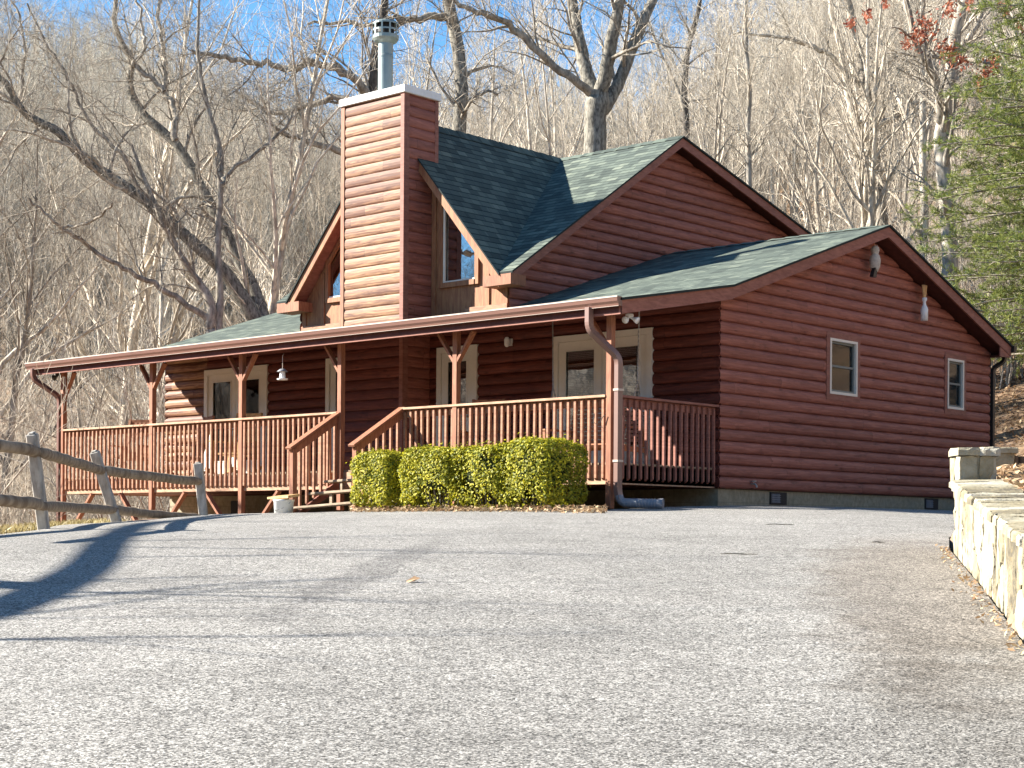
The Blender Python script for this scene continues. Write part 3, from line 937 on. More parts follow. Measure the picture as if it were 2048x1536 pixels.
for x0, x1, y0, y1 in ((CHX0 - .01, CHX0 + tw, CHY0 - .02, CHY0 + .03), (CHX1 - tw, CHX1 + .01, CHY0 - .02, CHY0 + .03), (CHX1 - .03, CHX1 + .012, CHY0 + .031, CHY0 + tw + .03), (CHX1 - .03, CHX1 + .012, CHY1 - tw, CHY1 + .01), (CHX0 - .01, CHX0 + .03, CHY0 + .031, CHY0 + tw)):
    m = MB(); m.box(x0, x1, y0, y1, .28, 6.786); m.build('corner_board', M['trim'] if x0 > -7 else M['post'], chim)
m = MB()
m.box(CHX0 - .045, CHX1 + .045, CHY0 - .05, CHY1 + .05, 6.79, 6.92)
m.build('chimney_cap', M['flash'], chim, bevel=.008)
FX, FY = -6.93, -.30
m = MB(); m.lathe([(.17, 6.92), (.135, 6.97), (.131, 7.0), (.131, 7.90)], (FX, FY, 0), 24); m.lathe([(.136, 7.62), (.137, 7.66), (.131, 7.67)], (FX, FY, 0), 24)
m.build('flue_pipe', M['flue'], chim, smooth=True)
m = MB()
m.lathe([(.13, 7.86), (.20, 7.90), (.228, 7.945), (.228, 8.0)], (FX, FY, 0), 24)
m.lathe([(.228, 8.19), (.228, 8.215), (.20, 8.245), (0.0, 8.265)], (FX, FY, 0), 24)
for z0, z1 in ((7.999, 8.003), (8.075, 8.105)): m.lathe([(.226, z0), (.229, z0), (.229, z1), (.226, z1)], (FX, FY, 0), 24)
for k in range(10):
    g = 2 * math.pi * k / 10 + .2
    d = Vector((math.cos(g), math.sin(g), 0)); p = Vector((FX, FY, 0)) + d * .226
    m.bar(p + Vector((0, 0, 7.99)), p + Vector((0, 0, 8.20)), .03, .006, up=d)
cap = m.build('flue_cap', M['flue'], chim)
m = MB(); m.lathe([(.15, 7.95), (.15, 8.22)], (FX, FY, 0), 20); m.build('spark_screen', M['vent_black'], cap)

# --- porch deck
mb = MB()
mb.box(-13.57, -.03, -2.42, -.05, .02, .27)
mb.build('porch_deck', M['trim'], house)
mb = MB()
y = -2.46
for i in range(18):
    y0 = -2.44 + i * .1335
    mb.box(-13.58, -.02, y0, y0 + .128, .272, .30)
mb.build('deck_board', M['tread'], house)
mb = MB()
mb.box(-13.60, -5.62, -2.46, -2.422, .0, .268); mb.box(-4.20, -.03, -2.46, -2.422, .0, .268)
mb.box(-5.62, -4.20, -2.455, -2.42, .0, .268)
mb.box(-.068, -.030, -2.421, -.06, .0, .268); mb.box(-13.60, -13.565, -2.421, -.06, .0, .268)
mb.build('rim_joist', M['rail_cap'], house)

# --- porch posts
PX = [-.085, -3.05, -5.62, -8.12, -10.67, -13.53]
PY = -2.515
for i, x in enumerate(PX):
    gz = -.34 if x > -6 else (-1.0 if x > -9 else -1.9)
    m = MB(); m.box(x - .046, x + .046, PY, PY + .092, gz, 2.335)
    p = m.build('porch_post', M['post'], house, bevel=.004)
    sides = {0: (-1,), 1: (-1, 1), 2: (-1,), 3: (-1, 1), 4: (-1, 1), 5: (1,)}[i]
    for s in sides:
        m = MB(); m.bar((x + s * .02, PY + .046, 1.86), (x + s * .36, PY + .046, 2.31), .04, .085, up=(0, 1, 0)); m.build('brace', M['post'], p)
    if i >= 3:
        for s in ((-1, 1) if i < 5 else (1,)):
            m = MB(); m.bar((x + s * .03, PY + .05, -.98), (x + s * .98, PY + .05, -.01), .045, .09, up=(0, 1, 0)); m.build('deck_brace', M['post'], p)
mb = MB(); mb.box(-13.75, .16, -2.51, -2.43, 2.335, 2.46)
for i in range(24): 
    x = -13.6 + i * .6
    mb.hexa([(x - .02, -2.78, 2.345), (x + .02, -2.78, 2.345), (x + .02, -.05, 2.83), (x - .02, -.05, 2.83)], [(x - .02, -2.78, 2.375), (x + .02, -2.78, 2.375), (x + .02, -.05, 2.86), (x - .02, -.05, 2.86)])
mb.build('porch_beam', M['post'], house)

# --- railings with individual balusters
def baluster_mesh(ax):
    m = MB(); w = .019
    # faces toward -Y (ax 0) or +X (ax 1); bevelled ends
    if ax == 0:
        m.hexa([(-w, -.038, .055 + .03), (w, -.038, .055 + .03), (w, 0, .055), (-w, 0, .055)], [(-w, -.038, 1.165), (w, -.038, 1.165), (w, 0, 1.195), (-w, 0, 1.195)])
    else:
        m.hexa([(0, -w, .055), (.038, -w, .085), (.038, w, .085), (0, w, .055)], [(0, -w, 1.195), (.038, -w, 1.165), (.038, w, 1.165), (0, w, 1.195)])
    return m
def railing(name, p, q, n, axis, label, merge_from=None, mat='rail'):
    m = MB()
    if axis == 0:
        m.box(p, q, -2.452, -2.415, 1.085, 1.197)
    else:
        m.box(-.062, -.03, p, q, 1.085, 1.197)
    r = m.build('railing', M[mat], house, bevel=.003)
    tag(r, label)
    m = MB(); m.box(*((p, q, -2.53, -2.375) if axis == 0 else (-.13, .035, p, q)), 1.200, 1.236); m.build('rail_cap', M['rail_cap' if axis == 0 else 'trim'], r, bevel=.004)
    proto = None; rest = MB(); nrest = 0
    for k in range(n):
        s = p + (q - p) * (k + .5) / n
        loc = (s, -2.462, 0) if axis == 0 else (-.028, s, 0)
        if merge_from is not None and k < merge_from:
            b = baluster_mesh(axis); o = len(rest.v)
            rest.v += [(v[0] + loc[0], v[1] + loc[1], v[2]) for v in b.v]; rest.f += [[i + o for i in fc] for fc in b.f]; nrest += 1
            continue
        if proto is None:
            proto = baluster_mesh(axis).build('baluster', M['rail' if axis == 0 else 'trim'], r, loc=loc)
            ob = proto
        else:
            ob = proto.copy(); COL.objects.link(ob); ob.parent = r; ob.location = loc
        ob.rotation_euler = (rng.uniform(-.006, .006), rng.uniform(-.008, .008), 0)
    if nrest:
        o = rest.build('baluster', M['rail'], r); tag(o, kind='stuff')
    return r
railing('r', -13.48, -5.67, 61, 0, 'long railing left of the porch stairs', merge_from=34)
railing('r', -4.20, -.135, 32, 0, 'railing right of the porch stairs, behind the hedge')
railing('r', -2.36, -.05, 17, 1, 'short shaded side railing running back to the wall', mat='trim')

# --- stairs
mb = MB()
def stair_rail(x):
    m = MB()
    m.box(x - .045, x + .045, -3.47, -3.38, -.42, .60)
    p = Vector((x, -3.53, .585)); q = Vector((x, -2.47, 1.215))
    m.bar(p + Vector((0, .0, .02)), q + Vector((0, 0, .02)), .14, .036)
    m.bar(p + Vector((0, .06, -.05)), q + Vector((0, 0, -.085)), .036, .10)
    return m
stairs = MB()
for xs in (-5.60, -4.24):
    stairs.prism([(xs - .02, -2.46, .20), (xs - .02, -3.40, -.40), (xs - .02, -3.25, -.40), (xs - .02, -2.46, .02)], (.04, 0, 0))
st = stairs.build('stairs', M['trim'], house)
for k, (y, zl, zr, dz) in enumerate(((-3.36, -.335, -.265, .035), (-3.06, -.115, -.06, .04), (-2.74, .085, .125, .04))):
    m = MB()
    m.hexa([(-5.58, y - .13, zl), (-4.26, y - .13, zr), (-4.26, y + .13, zr), (-5.58, y + .13, zl)], [(-5.58, y - .13, zl + dz), (-4.26, y - .13, zr + dz), (-4.26, y + .13, zr + dz), (-5.58, y + .13, zl + dz)])
    m.build('tread', M['tread'], st, bevel=.006)
for x, y, z0, z1 in ((-5.1, -3.12, -.3, -.085), (-4.5, -3.12, -.29, -.07), (-5.2, -2.82, -.08, .09), (-4.55, -2.82, -.06, .11)):
    m = MB(); m.box(x - .03, x + .03, y - .02, y + .02, z0, z1); m.build('tread_block', M['tread'], st)
for x in (-5.66, -4.21):
    sr = stair_rail(x).build('stair_rail', M['post'], st, bevel=.003)
    for k in range(6):
        y = -3.27 + k * .145
        zt = .585 + (y + 3.53) / 1.06 * .63 - .055
        zb = max(-.40 + (y + 3.40) / .94 * .6, -.36) - .02
        m = MB(); m.box(x - .038, x, y - .019, y + .019, zb, zt); m.build('baluster', M['rail'], sr)

# --- gutters and downspouts
def gutter_mesh(x0, x1, yb, z0, sgn=-1):
    prof = [(0, .125), (0, 0), (.075, 0), (.082, .03), (.105, .062), (.112, .105), (.112, .125), (.100, .125), (.100, .110), (.012, .02), (.012, .125)]
    m = MB()
    n = len(prof)
    for x in (x0, x1):
        for a, b in prof: m.vert((x, yb + sgn * a, z0 + b))
    for i in range(n):
        j = (i + 1) % n
        m.f.append([i, j, n + j, n + i])
    m.face([(x0, yb + sgn * a, z0 + b) for a, b in prof[:7]]); m.face([(x1, yb + sgn * a, z0 + b) for a, b in prof[:7]][::-1])
    return m
g = gutter_mesh(-14.15, XR + .03, EAVE_F[0] - .002, 2.385).build('gutter', M['gutter'], house)
tag(g, 'long brown gutter along the porch eave')
m = MB(); m.box(-14.155, XR + .035, EAVE_F[0] - .120, EAVE_F[0] - .108, 2.497, 2.516); m.build('gutter_lip', M['gutter_lip'], g)
m = MB(); m.box(-14.15, XR + .03, EAVE_F[0] - .085, EAVE_F[0] - .070, 2.380, 2.3846); m.build('drip_edge', M['gutter_lip'], g)
g2 = gutter_mesh(XL, XR + .06, EAVE_R[0] + .002, 2.74, 1).build('gutter', M['black'], house)
tag(g2, 'dark gutter on the rear eave')
def rect_tube(m, pts, w, d):
    for a, b in zip(pts[:-1], pts[1:]): m.bar(a, b, w, d, up=(1, 0, 0))
def spout(pts, w=.062, d=.085, mat='spout', n=4):
    m = MB(); m.tube(pts, [w * .62] * len(pts), 10); return m
def rounded(pts, r=.09, k=5):
    out = [Vector(pts[0])]
    for i in range(1, len(pts) - 1):
        p0, p1, p2 = Vector(pts[i - 1]), Vector(pts[i]), Vector(pts[i + 1])
        a = p1 + (p0 - p1).normalized() * r; b = p1 + (p2 - p1).normalized() * r
        for j in range(k + 1):
            s = j / k; out.append((1 - s) ** 2 * a + 2 * s * (1 - s) * p1 + s * s * b)
    out.append(Vector(pts[-1])); return out
def rect_sweep(pts, w, d, ref):
    m = MB(); pts = [Vector(p) for p in pts]; n = len(pts)
    for i, p in enumerate(pts):
        t = (pts[min(i + 1, n - 1)] - pts[max(i - 1, 0)]).normalized()
        a = Vector(ref); a = (a - t * a.dot(t)).normalized(); b = t.cross(a)
        for sa, sb in ((-1, -1), (1, -1), (1, 1), (-1, 1)): m.vert(p + a * sa * w / 2 + b * sb * d / 2)
    for i in range(n - 1):
        for k in range(4):
            k2 = (k + 1) % 4; m.f.append([i * 4 + k, i * 4 + k2, i * 4 + 4 + k2, i * 4 + 4 + k])
    m.f.append([3, 2, 1, 0]); m.f.append([n * 4 - 4 + k for k in range(4)])
    return m
ds = rect_sweep(rounded([(-.13, -2.89, 2.40), (-.13, -2.89, 2.10), (.055, -2.47, 1.74), (.055, -2.47, -.14), (.10, -2.47, -.23)], .10), .105, .07, (0, 1, 0)).build('downspout', M['spout'], house, bevel=.006)
tag(ds, 'brown downspout beside the corner post with corrugated outlet')
m = MB()
pts = []; rad = []
path = rounded([(.08, -2.47, -.16), (.10, -2.47, -.255), (.48, -2.30, -.265), (.62, -2.23, -.275)], .08)
for i, p in enumerate(path): pts.append(p); rad.append(.058)
m.tube(pts, rad, 14)
a, b = Vector((.14, -2.45, -.262)), Vector((.62, -2.23, -.275))
N = 26; pts = []; rad = []
for i in range(N):
    pts.append(a + (b - a) * i / (N - 1)); rad.append(.060 + (.010 if i % 2 else 0) * (1 if 8 < i < 22 else .3))
m.tube(pts, rad, 16)
pp = b + (b - a).normalized() * .002
m.tube([b - (b - a).normalized() * .05, b + (b - a).normalized() * .03], [.068, .074], 16)
m.build('corrugated_outlet', M['corr'], ds, smooth=False)
m = MB()
for z in (1.28, .30): m.box(.01, .10, -2.532, -2.41, z, z + .03)
m.build('downspout_strap', M['gutter_lip'], ds)
ds2 = rect_sweep(rounded([(-13.93, -2.89, 2.40), (-13.93, -2.89, 2.20), (-13.62, -2.50, 1.86), (-13.62, -2.50, -1.2)], .10), .09, .065, (0, 1, 0)).build('downspout', M['gutter'], house)
tag(ds2, 'brown downspout at the far left porch post')
ds3 = rect_sweep(rounded([(.20, 8.93, 2.75), (.20, 8.93, 2.60), (.06, 8.74, 2.45), (.06, 8.74, 2.1), (.06, 8.74, .0)], .07), .08, .06, (0, 1, 0)).build('downspout', M['black'], house)
tag(ds3, 'dark downspout at the rear corner')

# --- small fixtures
def floodlight(x, y, z, mat, rz, name='floodlight'):
    m = MB(); m.lathe([(0, 0), (.055, 0), (.06, -.03), (.03, -.05), (0, -.05)], (x, y, z), 14)
    fl = m.build(name, M[mat], house)
    for s in (-1, 1):
        d = Vector((math.cos(rz + s * .8), math.sin(rz + s * .8), -.45)).normalized()
        p = Vector((x, y, z - .04))
        m = MB()
        m.tube([p, p + d * .05, p + d * .065, p + d * .12, p + d * .14], [.014, .017, .022, .046, .050], 14)
        m.build('lamp_head', M[mat], fl, smooth=True)
    return fl
tag(floodlight(.13, -2.33, 2.345, 'white', -.6), 'white twin floodlight under the right porch corner')
tag(floodlight(-13.75, -2.45, 2.335, 'black', -2.2), 'dark twin floodlight under the far left porch corner')
m = MB(); m.box(-4.23, -4.11, -.075, -.042, 2.40, 2.52); m.lathe([(.02, 0), (.045, .03), (.05, .12), (.03, .16), (0, .17)], (-4.17, -.12, 2.38), 12)
tag(m.build('wall_light', M['white'], house), 'small white lantern on the porch wall')
m = MB()
m.tube([(.04, .78, .085), (.12, .78, .085), (.15, .78, .06), (.155, .78, .03)], .014, 8); m.lathe([(0, 0), (.04, 0), (.04, .012), (0, .012)], (.10, .78, .12), 10); m.tube([(.10, .78, .09), (.10, .78, .13)], .008, 6)
tag(m.build('hose_spigot', M['chain'], house), 'brass hose spigot low on the gable wall')
m = MB(); m.tube([(-.30, -2.55, .98), (-.31, -2.56, .86), (-.25, -2.56, .82), (-.19, -2.56, .86), (-.15, -2.55, .93), (-.12, -2.54, .95)], .006, 6)
tag(m.build('wire_hook', M['black'], None), 'bent black wire hook hanging on the railing by the corner post', 'hook')

# ------------------------------------------------------------------ porch furniture (own things)
def porch_swing():
    ox, oy = -1.52, -1.15
    root = empty('porch_swing', (ox, oy, .60), 0, 'brown slatted porch swing hung on chains before the french doors', 'porch swing')
    W = .72
    m = MB()
    for i in range(7):
        y = -.26 + i * .085; z = .02 - i * .008
        m.box(-W, W, y, y + .065, z, z + .02)
    m.build('seat', M['swing'], root)
    m = MB()
    for i in range(9):
        a = i * .068
        m.hexa([(-W, .30 + a * .28, .08 + a), (W, .30 + a * .28, .08 + a), (W, .32 + a * .28, .08 + a), (-W, .32 + a * .28, .08 + a)],
               [(-W, .314 + a * .28, .13 + a), (W, .314 + a * .28, .13 + a), (W, .334 + a * .28, .13 + a), (-W, .334 + a * .28, .13 + a)])
    for x in (-W + .02, 0, W - .02): m.bar((x, .335, .0), (x, .52, .70), .045, .03, up=(0, 1, 0))
    m.bar((-W, .50, .70), (W, .50, .70), .03, .06)
    m.build('backrest', M['swing'], root)
    for s in (-1, 1):
        m = MB(); m.box(s * W - .04, s * W + .04, -.26, .42, .27, .295); m.bar((s * W, -.22, .0), (s * W, -.22, .27), .05, .05); m.bar((s * W, .38, .0), (s * W, .40, .27), .05, .05)
        m.bar((s * W, -.25, -.03), (s * W, .38, -.05), .04, .07)
        m.build('armrest', M['swing'], root)
        for y0 in (-.22, .38):
            m = MB()
            p = Vector((s * (W + .05), y0, -.02)); j = Vector((s * (W + .10), .08, .95)); top = Vector((s * (W + .12), .08, 2.10))
            n = 26
            for k in range(n):
                q0 = p.lerp(j, k / n); q1 = p.lerp(j, (k + 1.25) / n)
                m.bar(q0, q1, .022 if k % 2 else .006, .006 if k % 2 else .022)
            if y0 < 0:
                n = 34
                for k in range(n):
                    q0 = j.lerp(top, k / n); q1 = j.lerp(top, (k + 1.25) / n)
                    m.bar(q0, q1, .022 if k % 2 else .006, .006 if k % 2 else .022)
            m.build('chain', M['chain'], root)
    return root
porch_swing()

def rocking_chair(loc, rz, mat, label, proto=None):
    root = empty('rocking_chair', loc, rz, label, 'rocking chair', 'rocking chairs on the porch')
    m = MB()
    for i in range(6): m.box(-.26, .26, -.25 + i * .085, -.18 + i * .085, .40 - i * .008, .42 - i * .008)
    m.build('seat', M[mat], root)
    m = MB()
    for i in range(6):
        x = -.21 + i * .084; m.bar((x, .25, .42), (x, .46, 1.12), .05, .016, up=(0, 1, 0))
    m.bar((-.27, .47, 1.13), (.27, .47, 1.13), .035, .09); m.bar((-.27, .27, .47), (.27, .27, .47), .03, .06)
    for s in (-1, 1): m.bar((s * .26, .22, .30), (s * .26, .48, 1.18), .045, .045)
    m.build('backrest', M[mat], root)
    for s in (-1, 1):
        m = MB(); m.box(s * .30 - .05, s * .30 + .05, -.30, .32, .62, .645); m.build('armrest', M[mat], root)
        for y in (-.24, .24):
            m = MB(); m.bar((s * .29, y, .06), (s * .29, y * 1.02, .62), .042, .042); m.build('leg', M[mat], root)
        m = MB(); pts = [Vector((s * .29, -.45 + .9 * k / 10, .02 + .55 * ((k / 10 - .45) ** 2))) for k in range(11)]
        for a, b in zip(pts[:-1], pts[1:]): m.bar(a, b, .04, .05)
        m.build('rocker', M[mat], root)
    return root
rocking_chair((-9.75, -1.35, .305), R(15), 'pale_wood', 'pale rocking chair on the porch behind the post left of the bird feeder')
rocking_chair((-11.35, -1.25, .305), R(-20), 'mid_wood', 'brown rocking chair near the left french doors')
rocking_chair((-12.75, -1.45, .305), R(30), 'mid_wood', 'brown rocking chair at the sunny far left end of the porch')
rocking_chair((-3.95, -1.0, .305), R(25), 'mid_wood', 'dark rocking chair between the single door and the swing')

# bird feeder
def P_on_y(px, py, Y):
    d = ray(px, py); t = (Y - CAM.y) / d.y
    return CAM + d * t
pf = P_on_y(565, 748, -2.62)
root = empty('bird_feeder', tuple(pf), 0, 'small white bird feeder hanging from the porch gutter left of the stairs', 'bird feeder')
m = MB(); m.lathe([(.0, .10), (.055, .09), (.12, .045), (.118, .04), (.02, .06)], (0, 0, 0), 14); m.build('roof', M['corr'], root, smooth=True)
m = MB(); m.lathe([(.055, .05), (.07, -.09), (.0, -.09)], (0, 0, 0), 12); m.build('seed_tank', M['pvc'], root)
m = MB(); m.lathe([(.0, -.11), (.11, -.11), (.12, -.085), (.11, -.085), (0, -.10)], (0, 0, 0), 14); m.build('tray', M['pvc'], root)
m = MB(); m.tube([(0, 0, .09), (0, 0, .34), (0, .03, .37)], .006, 6); m.build('hook', M['gutter_lip'], root)
root.scale = (.78, .78, .9)

# bucket with board
pb = tl(25.0, (567 - 1024) / F_PX * 25.0)
zb = road_z(25.0) - crown(25.0, -3.4) - .12
root = empty('bucket', (pb.x, pb.y, zb), 0, 'white plastic bucket at the driveway edge left of the stairs', 'bucket')
m = MB(); m.lathe([(0, 0), (.13, 0), (.15, .30), (.16, .305), (.16, .33), (.145, .33), (.14, .29), (.0, .28)], (0, 0, 0), 24); m.build('bucket_body', M['pvc'], root, smooth=True)
m = MB(); m.tube([(-.155, 0, .29), (-.10, -.10, .20), (0, -.16, .16), (.10, -.10, .20), (.155, 0, .29)], .005, 6); m.build('handle', M['chain'], root)
m = MB(); m.hexa([(-.26, -.1, .335), (.24, -.12, .345), (.24, .10, .375), (-.26, .12, .365)], [(-.26, -.1, .365), (.24, -.12, .385), (.24, .10, .415), (-.26, .12, .395)])
o = m.build('plank', M['pale_wood'], None, loc=(pb.x, pb.y, zb + .0)); tag(o, 'short pale plank lying across the white bucket', 'plank')

# owl decoy and hanging ornament under the gable
root = empty('owl_decoy', (.20, 4.16, 3.62), 0, 'grey owl decoy hanging under the peak of the side gable', 'owl decoy')
m = MB(); m.lathe([(0, .0), (.05, .02), (.085, .10), (.095, .20), (.08, .28), (.055, .31), (.065, .34), (.075, .38), (.06, .43), (.03, .45), (0, .452)], (0, 0, .06), 16); m.build('owl_body', M['owl'], root, smooth=True)
m = MB(); m.hexa([(-.02, -.14, -.02), (.05, -.14, -.02), (.05, -.03, -.02), (-.02, -.03, -.02)], [(-.02, -.07, .14), (.05, -.07, .14), (.05, .0, .14), (-.02, .0, .14)]); m.build('tail', M['black'], root)
for s in (-1, 1):
    m = MB(); m.lathe([(.016, 0), (0, .045)], (.02, s * .035, .49), 6); m.build('ear_tuft', M['owl'], root)
m = MB(); m.tube([(0, 0, .5), (0, .02, .66)], .004, 5); m.build('hanger', M['black'], root)
root = empty('hanging_ornament', (.20, 5.85, 3.05), 0, 'white bottle-shaped ornament with a flared wooden top under the right gable eave', 'ornament')
m = MB(); m.lathe([(0, 0), (.062, 0), (.064, .20), (.05, .24), (.028, .28), (.026, .33), (.045, .36), (.045, .40), (.0, .41)], (0, 0, 0), 12); m.build('bottle', M['white'], root, smooth=True)
m = MB()
for k in range(7):
    a = -.5 + k / 6.0; m.bar((0, a * .05, .40), (.01 * (k % 2), a * .14, .62), .02, .022)
m.build('flared_top', M['pale_wood'], root)
m = MB(); m.tube([(0, 0, .55), (0, .01, .80)], .004, 5); m.build('hanger', M['black'], root)

# ------------------------------------------------------------------ split rail fence
def fence():
    A, B, Cc = tl(17.0, -4.80), tl(20.7, -4.85), tl(24.3, -4.52)
    def up(px, py, t): return at(px, py, t)
    root = empty('split_rail_fence', (B.x, B.y, road_z(20)), 0, 'weathered grey split rail fence with leaning posts along the driveway', 'fence')
    root['_world'] = 1
    posts = [((90, 1078, 17.2), (64, 868, 17.0), .135, .10), ((242, 1072, 20.8), (189, 904, 20.6), .13, .11), ((408, 1040, 24.3), (396, 927, 24.3), .125, .12)]
    for b, t_, w, d in posts:
        p, q = at(*b), at(*t_)
        m = MB()
        m.bar(p - (q - p) * .25, q, d, w, up=FWD)
        # split notch on top
        m.bar(q, q + (q - p).normalized() * .02, d * .6, w * .8, up=FWD)
        po = m.build('fence_post', M['fence_wood'], root, bevel=.012)
    rails = [([(-260, 862, 14.6), (0, 891, 16.4), (75, 906, 17.05)], .062), ([(-260, 985, 14.6), (0, 1001, 16.4), (82, 1009, 17.05)], .062),
             ([(80, 904, 17.0), (150, 925, 19.0), (205, 941, 20.6)], .060), ([(84, 1012, 17.0), (150, 1015, 19.0), (228, 1020, 20.7)], .058),
             ([(200, 940, 20.6), (300, 953, 22.6), (402, 963, 24.3)], .064), ([(226, 1018, 20.7), (300, 1028, 22.6), (404, 1036, 24.3)], .060)]
    for pts, r in rails:
        P = [at(*p) for p in pts]
        fine = []; rad = []
        n = 14
        for i in range(n + 1):
            s = i / n
            a = P[0] * (1 - s) ** 2 + (P[1] * 2 - (P[0] + P[2]) * .5) * 2 * s * (1 - s) + P[2] * s * s
            fine.append(a + Vector((0, 0, rng.uniform(-.006, .006)))); rad.append(r * (1 + rng.uniform(-.03, .03)) * (.72 if i in (0, n) else 1))
        m = MB(); m.tube(fine, rad, 9); m.build('fence_rail', M['rail_wood'], root, smooth=True)
fence()

# ------------------------------------------------------------------ stone wall, pillars, timber edging
def rock(m, c, u, v, n, w, h, d, seed):
    """irregular rounded slab: c centre of face, u/v in-plane axes, n outward"""
    r = random.Random(seed)
    k = 16; ring = []
    for i in range(k):
        a = 2 * math.pi * i / k + r.uniform(-.06, .06)
        ca, sa = math.cos(a), math.sin(a)
        e = (abs(ca) ** 12 + abs(sa) ** 12) ** (-1 / 12)
        e *= r.uniform(.94, 1.02)
        ring.append((ca * e * w / 2, sa * e * h / 2))
    base = len(m.v)
    for s, o in ((1.0, -d), (1.0, .0), (.94, .010 + r.uniform(0, .006))):
        for x, y in ring: m.vert(c + u * x * s + v * y * s + n * (o + (r.uniform(-.006, .010) if s < 1 else 0)))
    for lvl in range(2):
        for i in range(k):
            j = (i + 1) % k; m.f.append([base + lvl * k + i, base + lvl * k + j, base + lvl * k + k + j, base + lvl * k + k + i])
    m.f.append([base + 2 * k + i for i in range(k)])

def stone_wall():
    r = random.Random(11)
    root = empty('stone_wall', tuple(tl(12, 3.3, -1.0)), 0, 'pale flagstone retaining wall beside the driveway with a square end pillar', 'stone wall')
    root['_world'] = 1
    def line(t):
        return tl(t, r_edge(t) + .03)
    def ztop(t): return -.20 + (t - 14.06) * .0867
    ts = [14.06 - i * .25 for i in range(37)]
    m = MB()
    W = .34
    for a, b in zip(ts[:-1], ts[1:]):
        p, q = line(a), line(b); n = (q - p).normalized(); side = Vector((-n.y, n.x, 0))
        if side.dot(RGT) < 0: side = -side
        za, zb_ = ztop(a), ztop(b); ga, gb = road_z(a) - .3, road_z(b) - .3
        i = side * .03
        m.hexa([(*(p + i).xy, ga), (*(p + side * W).xy, ga), (*(q + side * W).xy, gb), (*(q + i).xy, gb)],
               [(*(p + i).xy, za - .05), (*(p + side * W).xy, za - .05), (*(q + side * W).xy, zb_ - .05), (*(q + i).xy, zb_ - .05)])
    core = m.build('wall_core', M['mortar'], root)
    m = MB(); sd = 0
    # facing stones: irregular slabs set on end, fitted like crazy paving
    seg = [(14.06 - k * .05) for k in range(178)]
    pos = [line(t) for t in seg]; cum = [0.0]
    for a, b in zip(pos[:-1], pos[1:]): cum.append(cum[-1] + (b - a).length)
    def face_pt(u, v, o):
        u = min(max(u, 0), cum[-1] - 1e-4)
        k = min(int(np.searchsorted(cum, u)), len(seg) - 1); k = max(k, 1)
        f_ = (u - cum[k - 1]) / (cum[k] - cum[k - 1]); p = pos[k - 1].lerp(pos[k], f_)
        t = seg[k - 1] + (seg[k] - seg[k - 1]) * f_
        d = (pos[k] - pos[k - 1]).normalized(); n = Vector((-d.y, d.x, 0))
        if n.dot(RGT) > 0: n = -n
        z0 = road_z(t) - .06; z1 = ztop(t) - .045
        return Vector((p.x, p.y, z0 + (z1 - z0) * v)) + n * o - n * .03
    AS = .68
    sites = []
    uu = 0.0
    while uu < cum[-1]:
        wv = r.uniform(.12, .24); k = r.choice((1, 2, 2, 3))
        for q in range(k): sites.append((uu + wv / 2 + r.uniform(-.04, .04), AS * (q + .5 + r.uniform(-.25, .25)) / k))
        uu += wv
    for i, (sx_, sy_) in enumerate(sites):
        poly = [(max(0, sx_ - .5), 0.0), (sx_ + .5, 0.0), (sx_ + .5, AS), (max(0, sx_ - .5), AS)]
        for jx, (ox_, oy_) in enumerate(sites):
            if jx == i or abs(ox_ - sx_) > 1.0: continue
            mx_, my_ = (sx_ + ox_) / 2, (sy_ + oy_) / 2; nx_, ny_ = (ox_ - sx_) * 1.9, (oy_ - sy_) * .55
            out = []
            for a, b in zip(poly, poly[1:] + poly[:1]):
                da = (a[0] - mx_) * nx_ + (a[1] - my_) * ny_; db = (b[0] - mx_) * nx_ + (b[1] - my_) * ny_
                if da <= 0: out.append(a)
                if (da < 0) != (db < 0) and abs(da - db) > 1e-9:
                    q = da / (da - db); out.append((a[0] + (b[0] - a[0]) * q, a[1] + (b[1] - a[1]) * q))
            poly = out
            if len(poly) < 3: break
        if len(poly) < 3: continue
        cx_ = sum(p[0] for p in poly) / len(poly); cy_ = sum(p[1] for p in poly) / len(poly)
        fine = []
        for a, b in zip(poly, poly[1:] + poly[:1]):
            nn = max(1, int(math.hypot(b[0] - a[0], b[1] - a[1]) / .07))
            for q in range(nn): fine.append((a[0] + (b[0] - a[0]) * q / nn, a[1] + (b[1] - a[1]) * q / nn))
        proud = r.uniform(.012, .026); tiltu, tiltv = r.uniform(-.05, .05), r.uniform(-.03, .03); base = len(m.v); nF = len(fine)
        for lev, (sc, o) in enumerate(((.94, -.05), (.935, proud * .5), (.86, proud))):
            for x, y in fine:
                jit = r.uniform(-.007, .007)
                px_, py_ = cx_ + (x - cx_) * sc + jit * (lev > 0), cy_ + (y - cy_) * sc + jit * (lev > 0)
                m.vert(face_pt(px_, py_ / AS, o + (px_ - cx_) * tiltu + (py_ - cy_) * tiltv + (r.uniform(-.006, .006) if lev == 2 else 0)))
        for lev in range(2):
            for q in range(nF):
                q2 = (q + 1) % nF; m.f.append([base + lev * nF + q, base + lev * nF + q2, base + (lev + 1) * nF + q2, base + (lev + 1) * nF + q])
        c_i = m.vert(face_pt(cx_, cy_ / AS, proud + r.uniform(0, .012)))
        for q in range(nF): m.f.append([base + 2 * nF + q, base + 2 * nF + (q + 1) % nF, c_i])
    # end face
    p = line(14.06); u = RGT; 
    for z in np.arange(-.82, -.30, .2):
        sd += 1; rock(m, Vector((p.x, p.y, z + .1)) + RGT * .17 + FWD * .0, RGT, Vector((0, 0, 1)), FWD, .33, .2, .05, sd)
    m.build('wall_stone', M['stone'], root)
    m = MB()
    t = 13.8
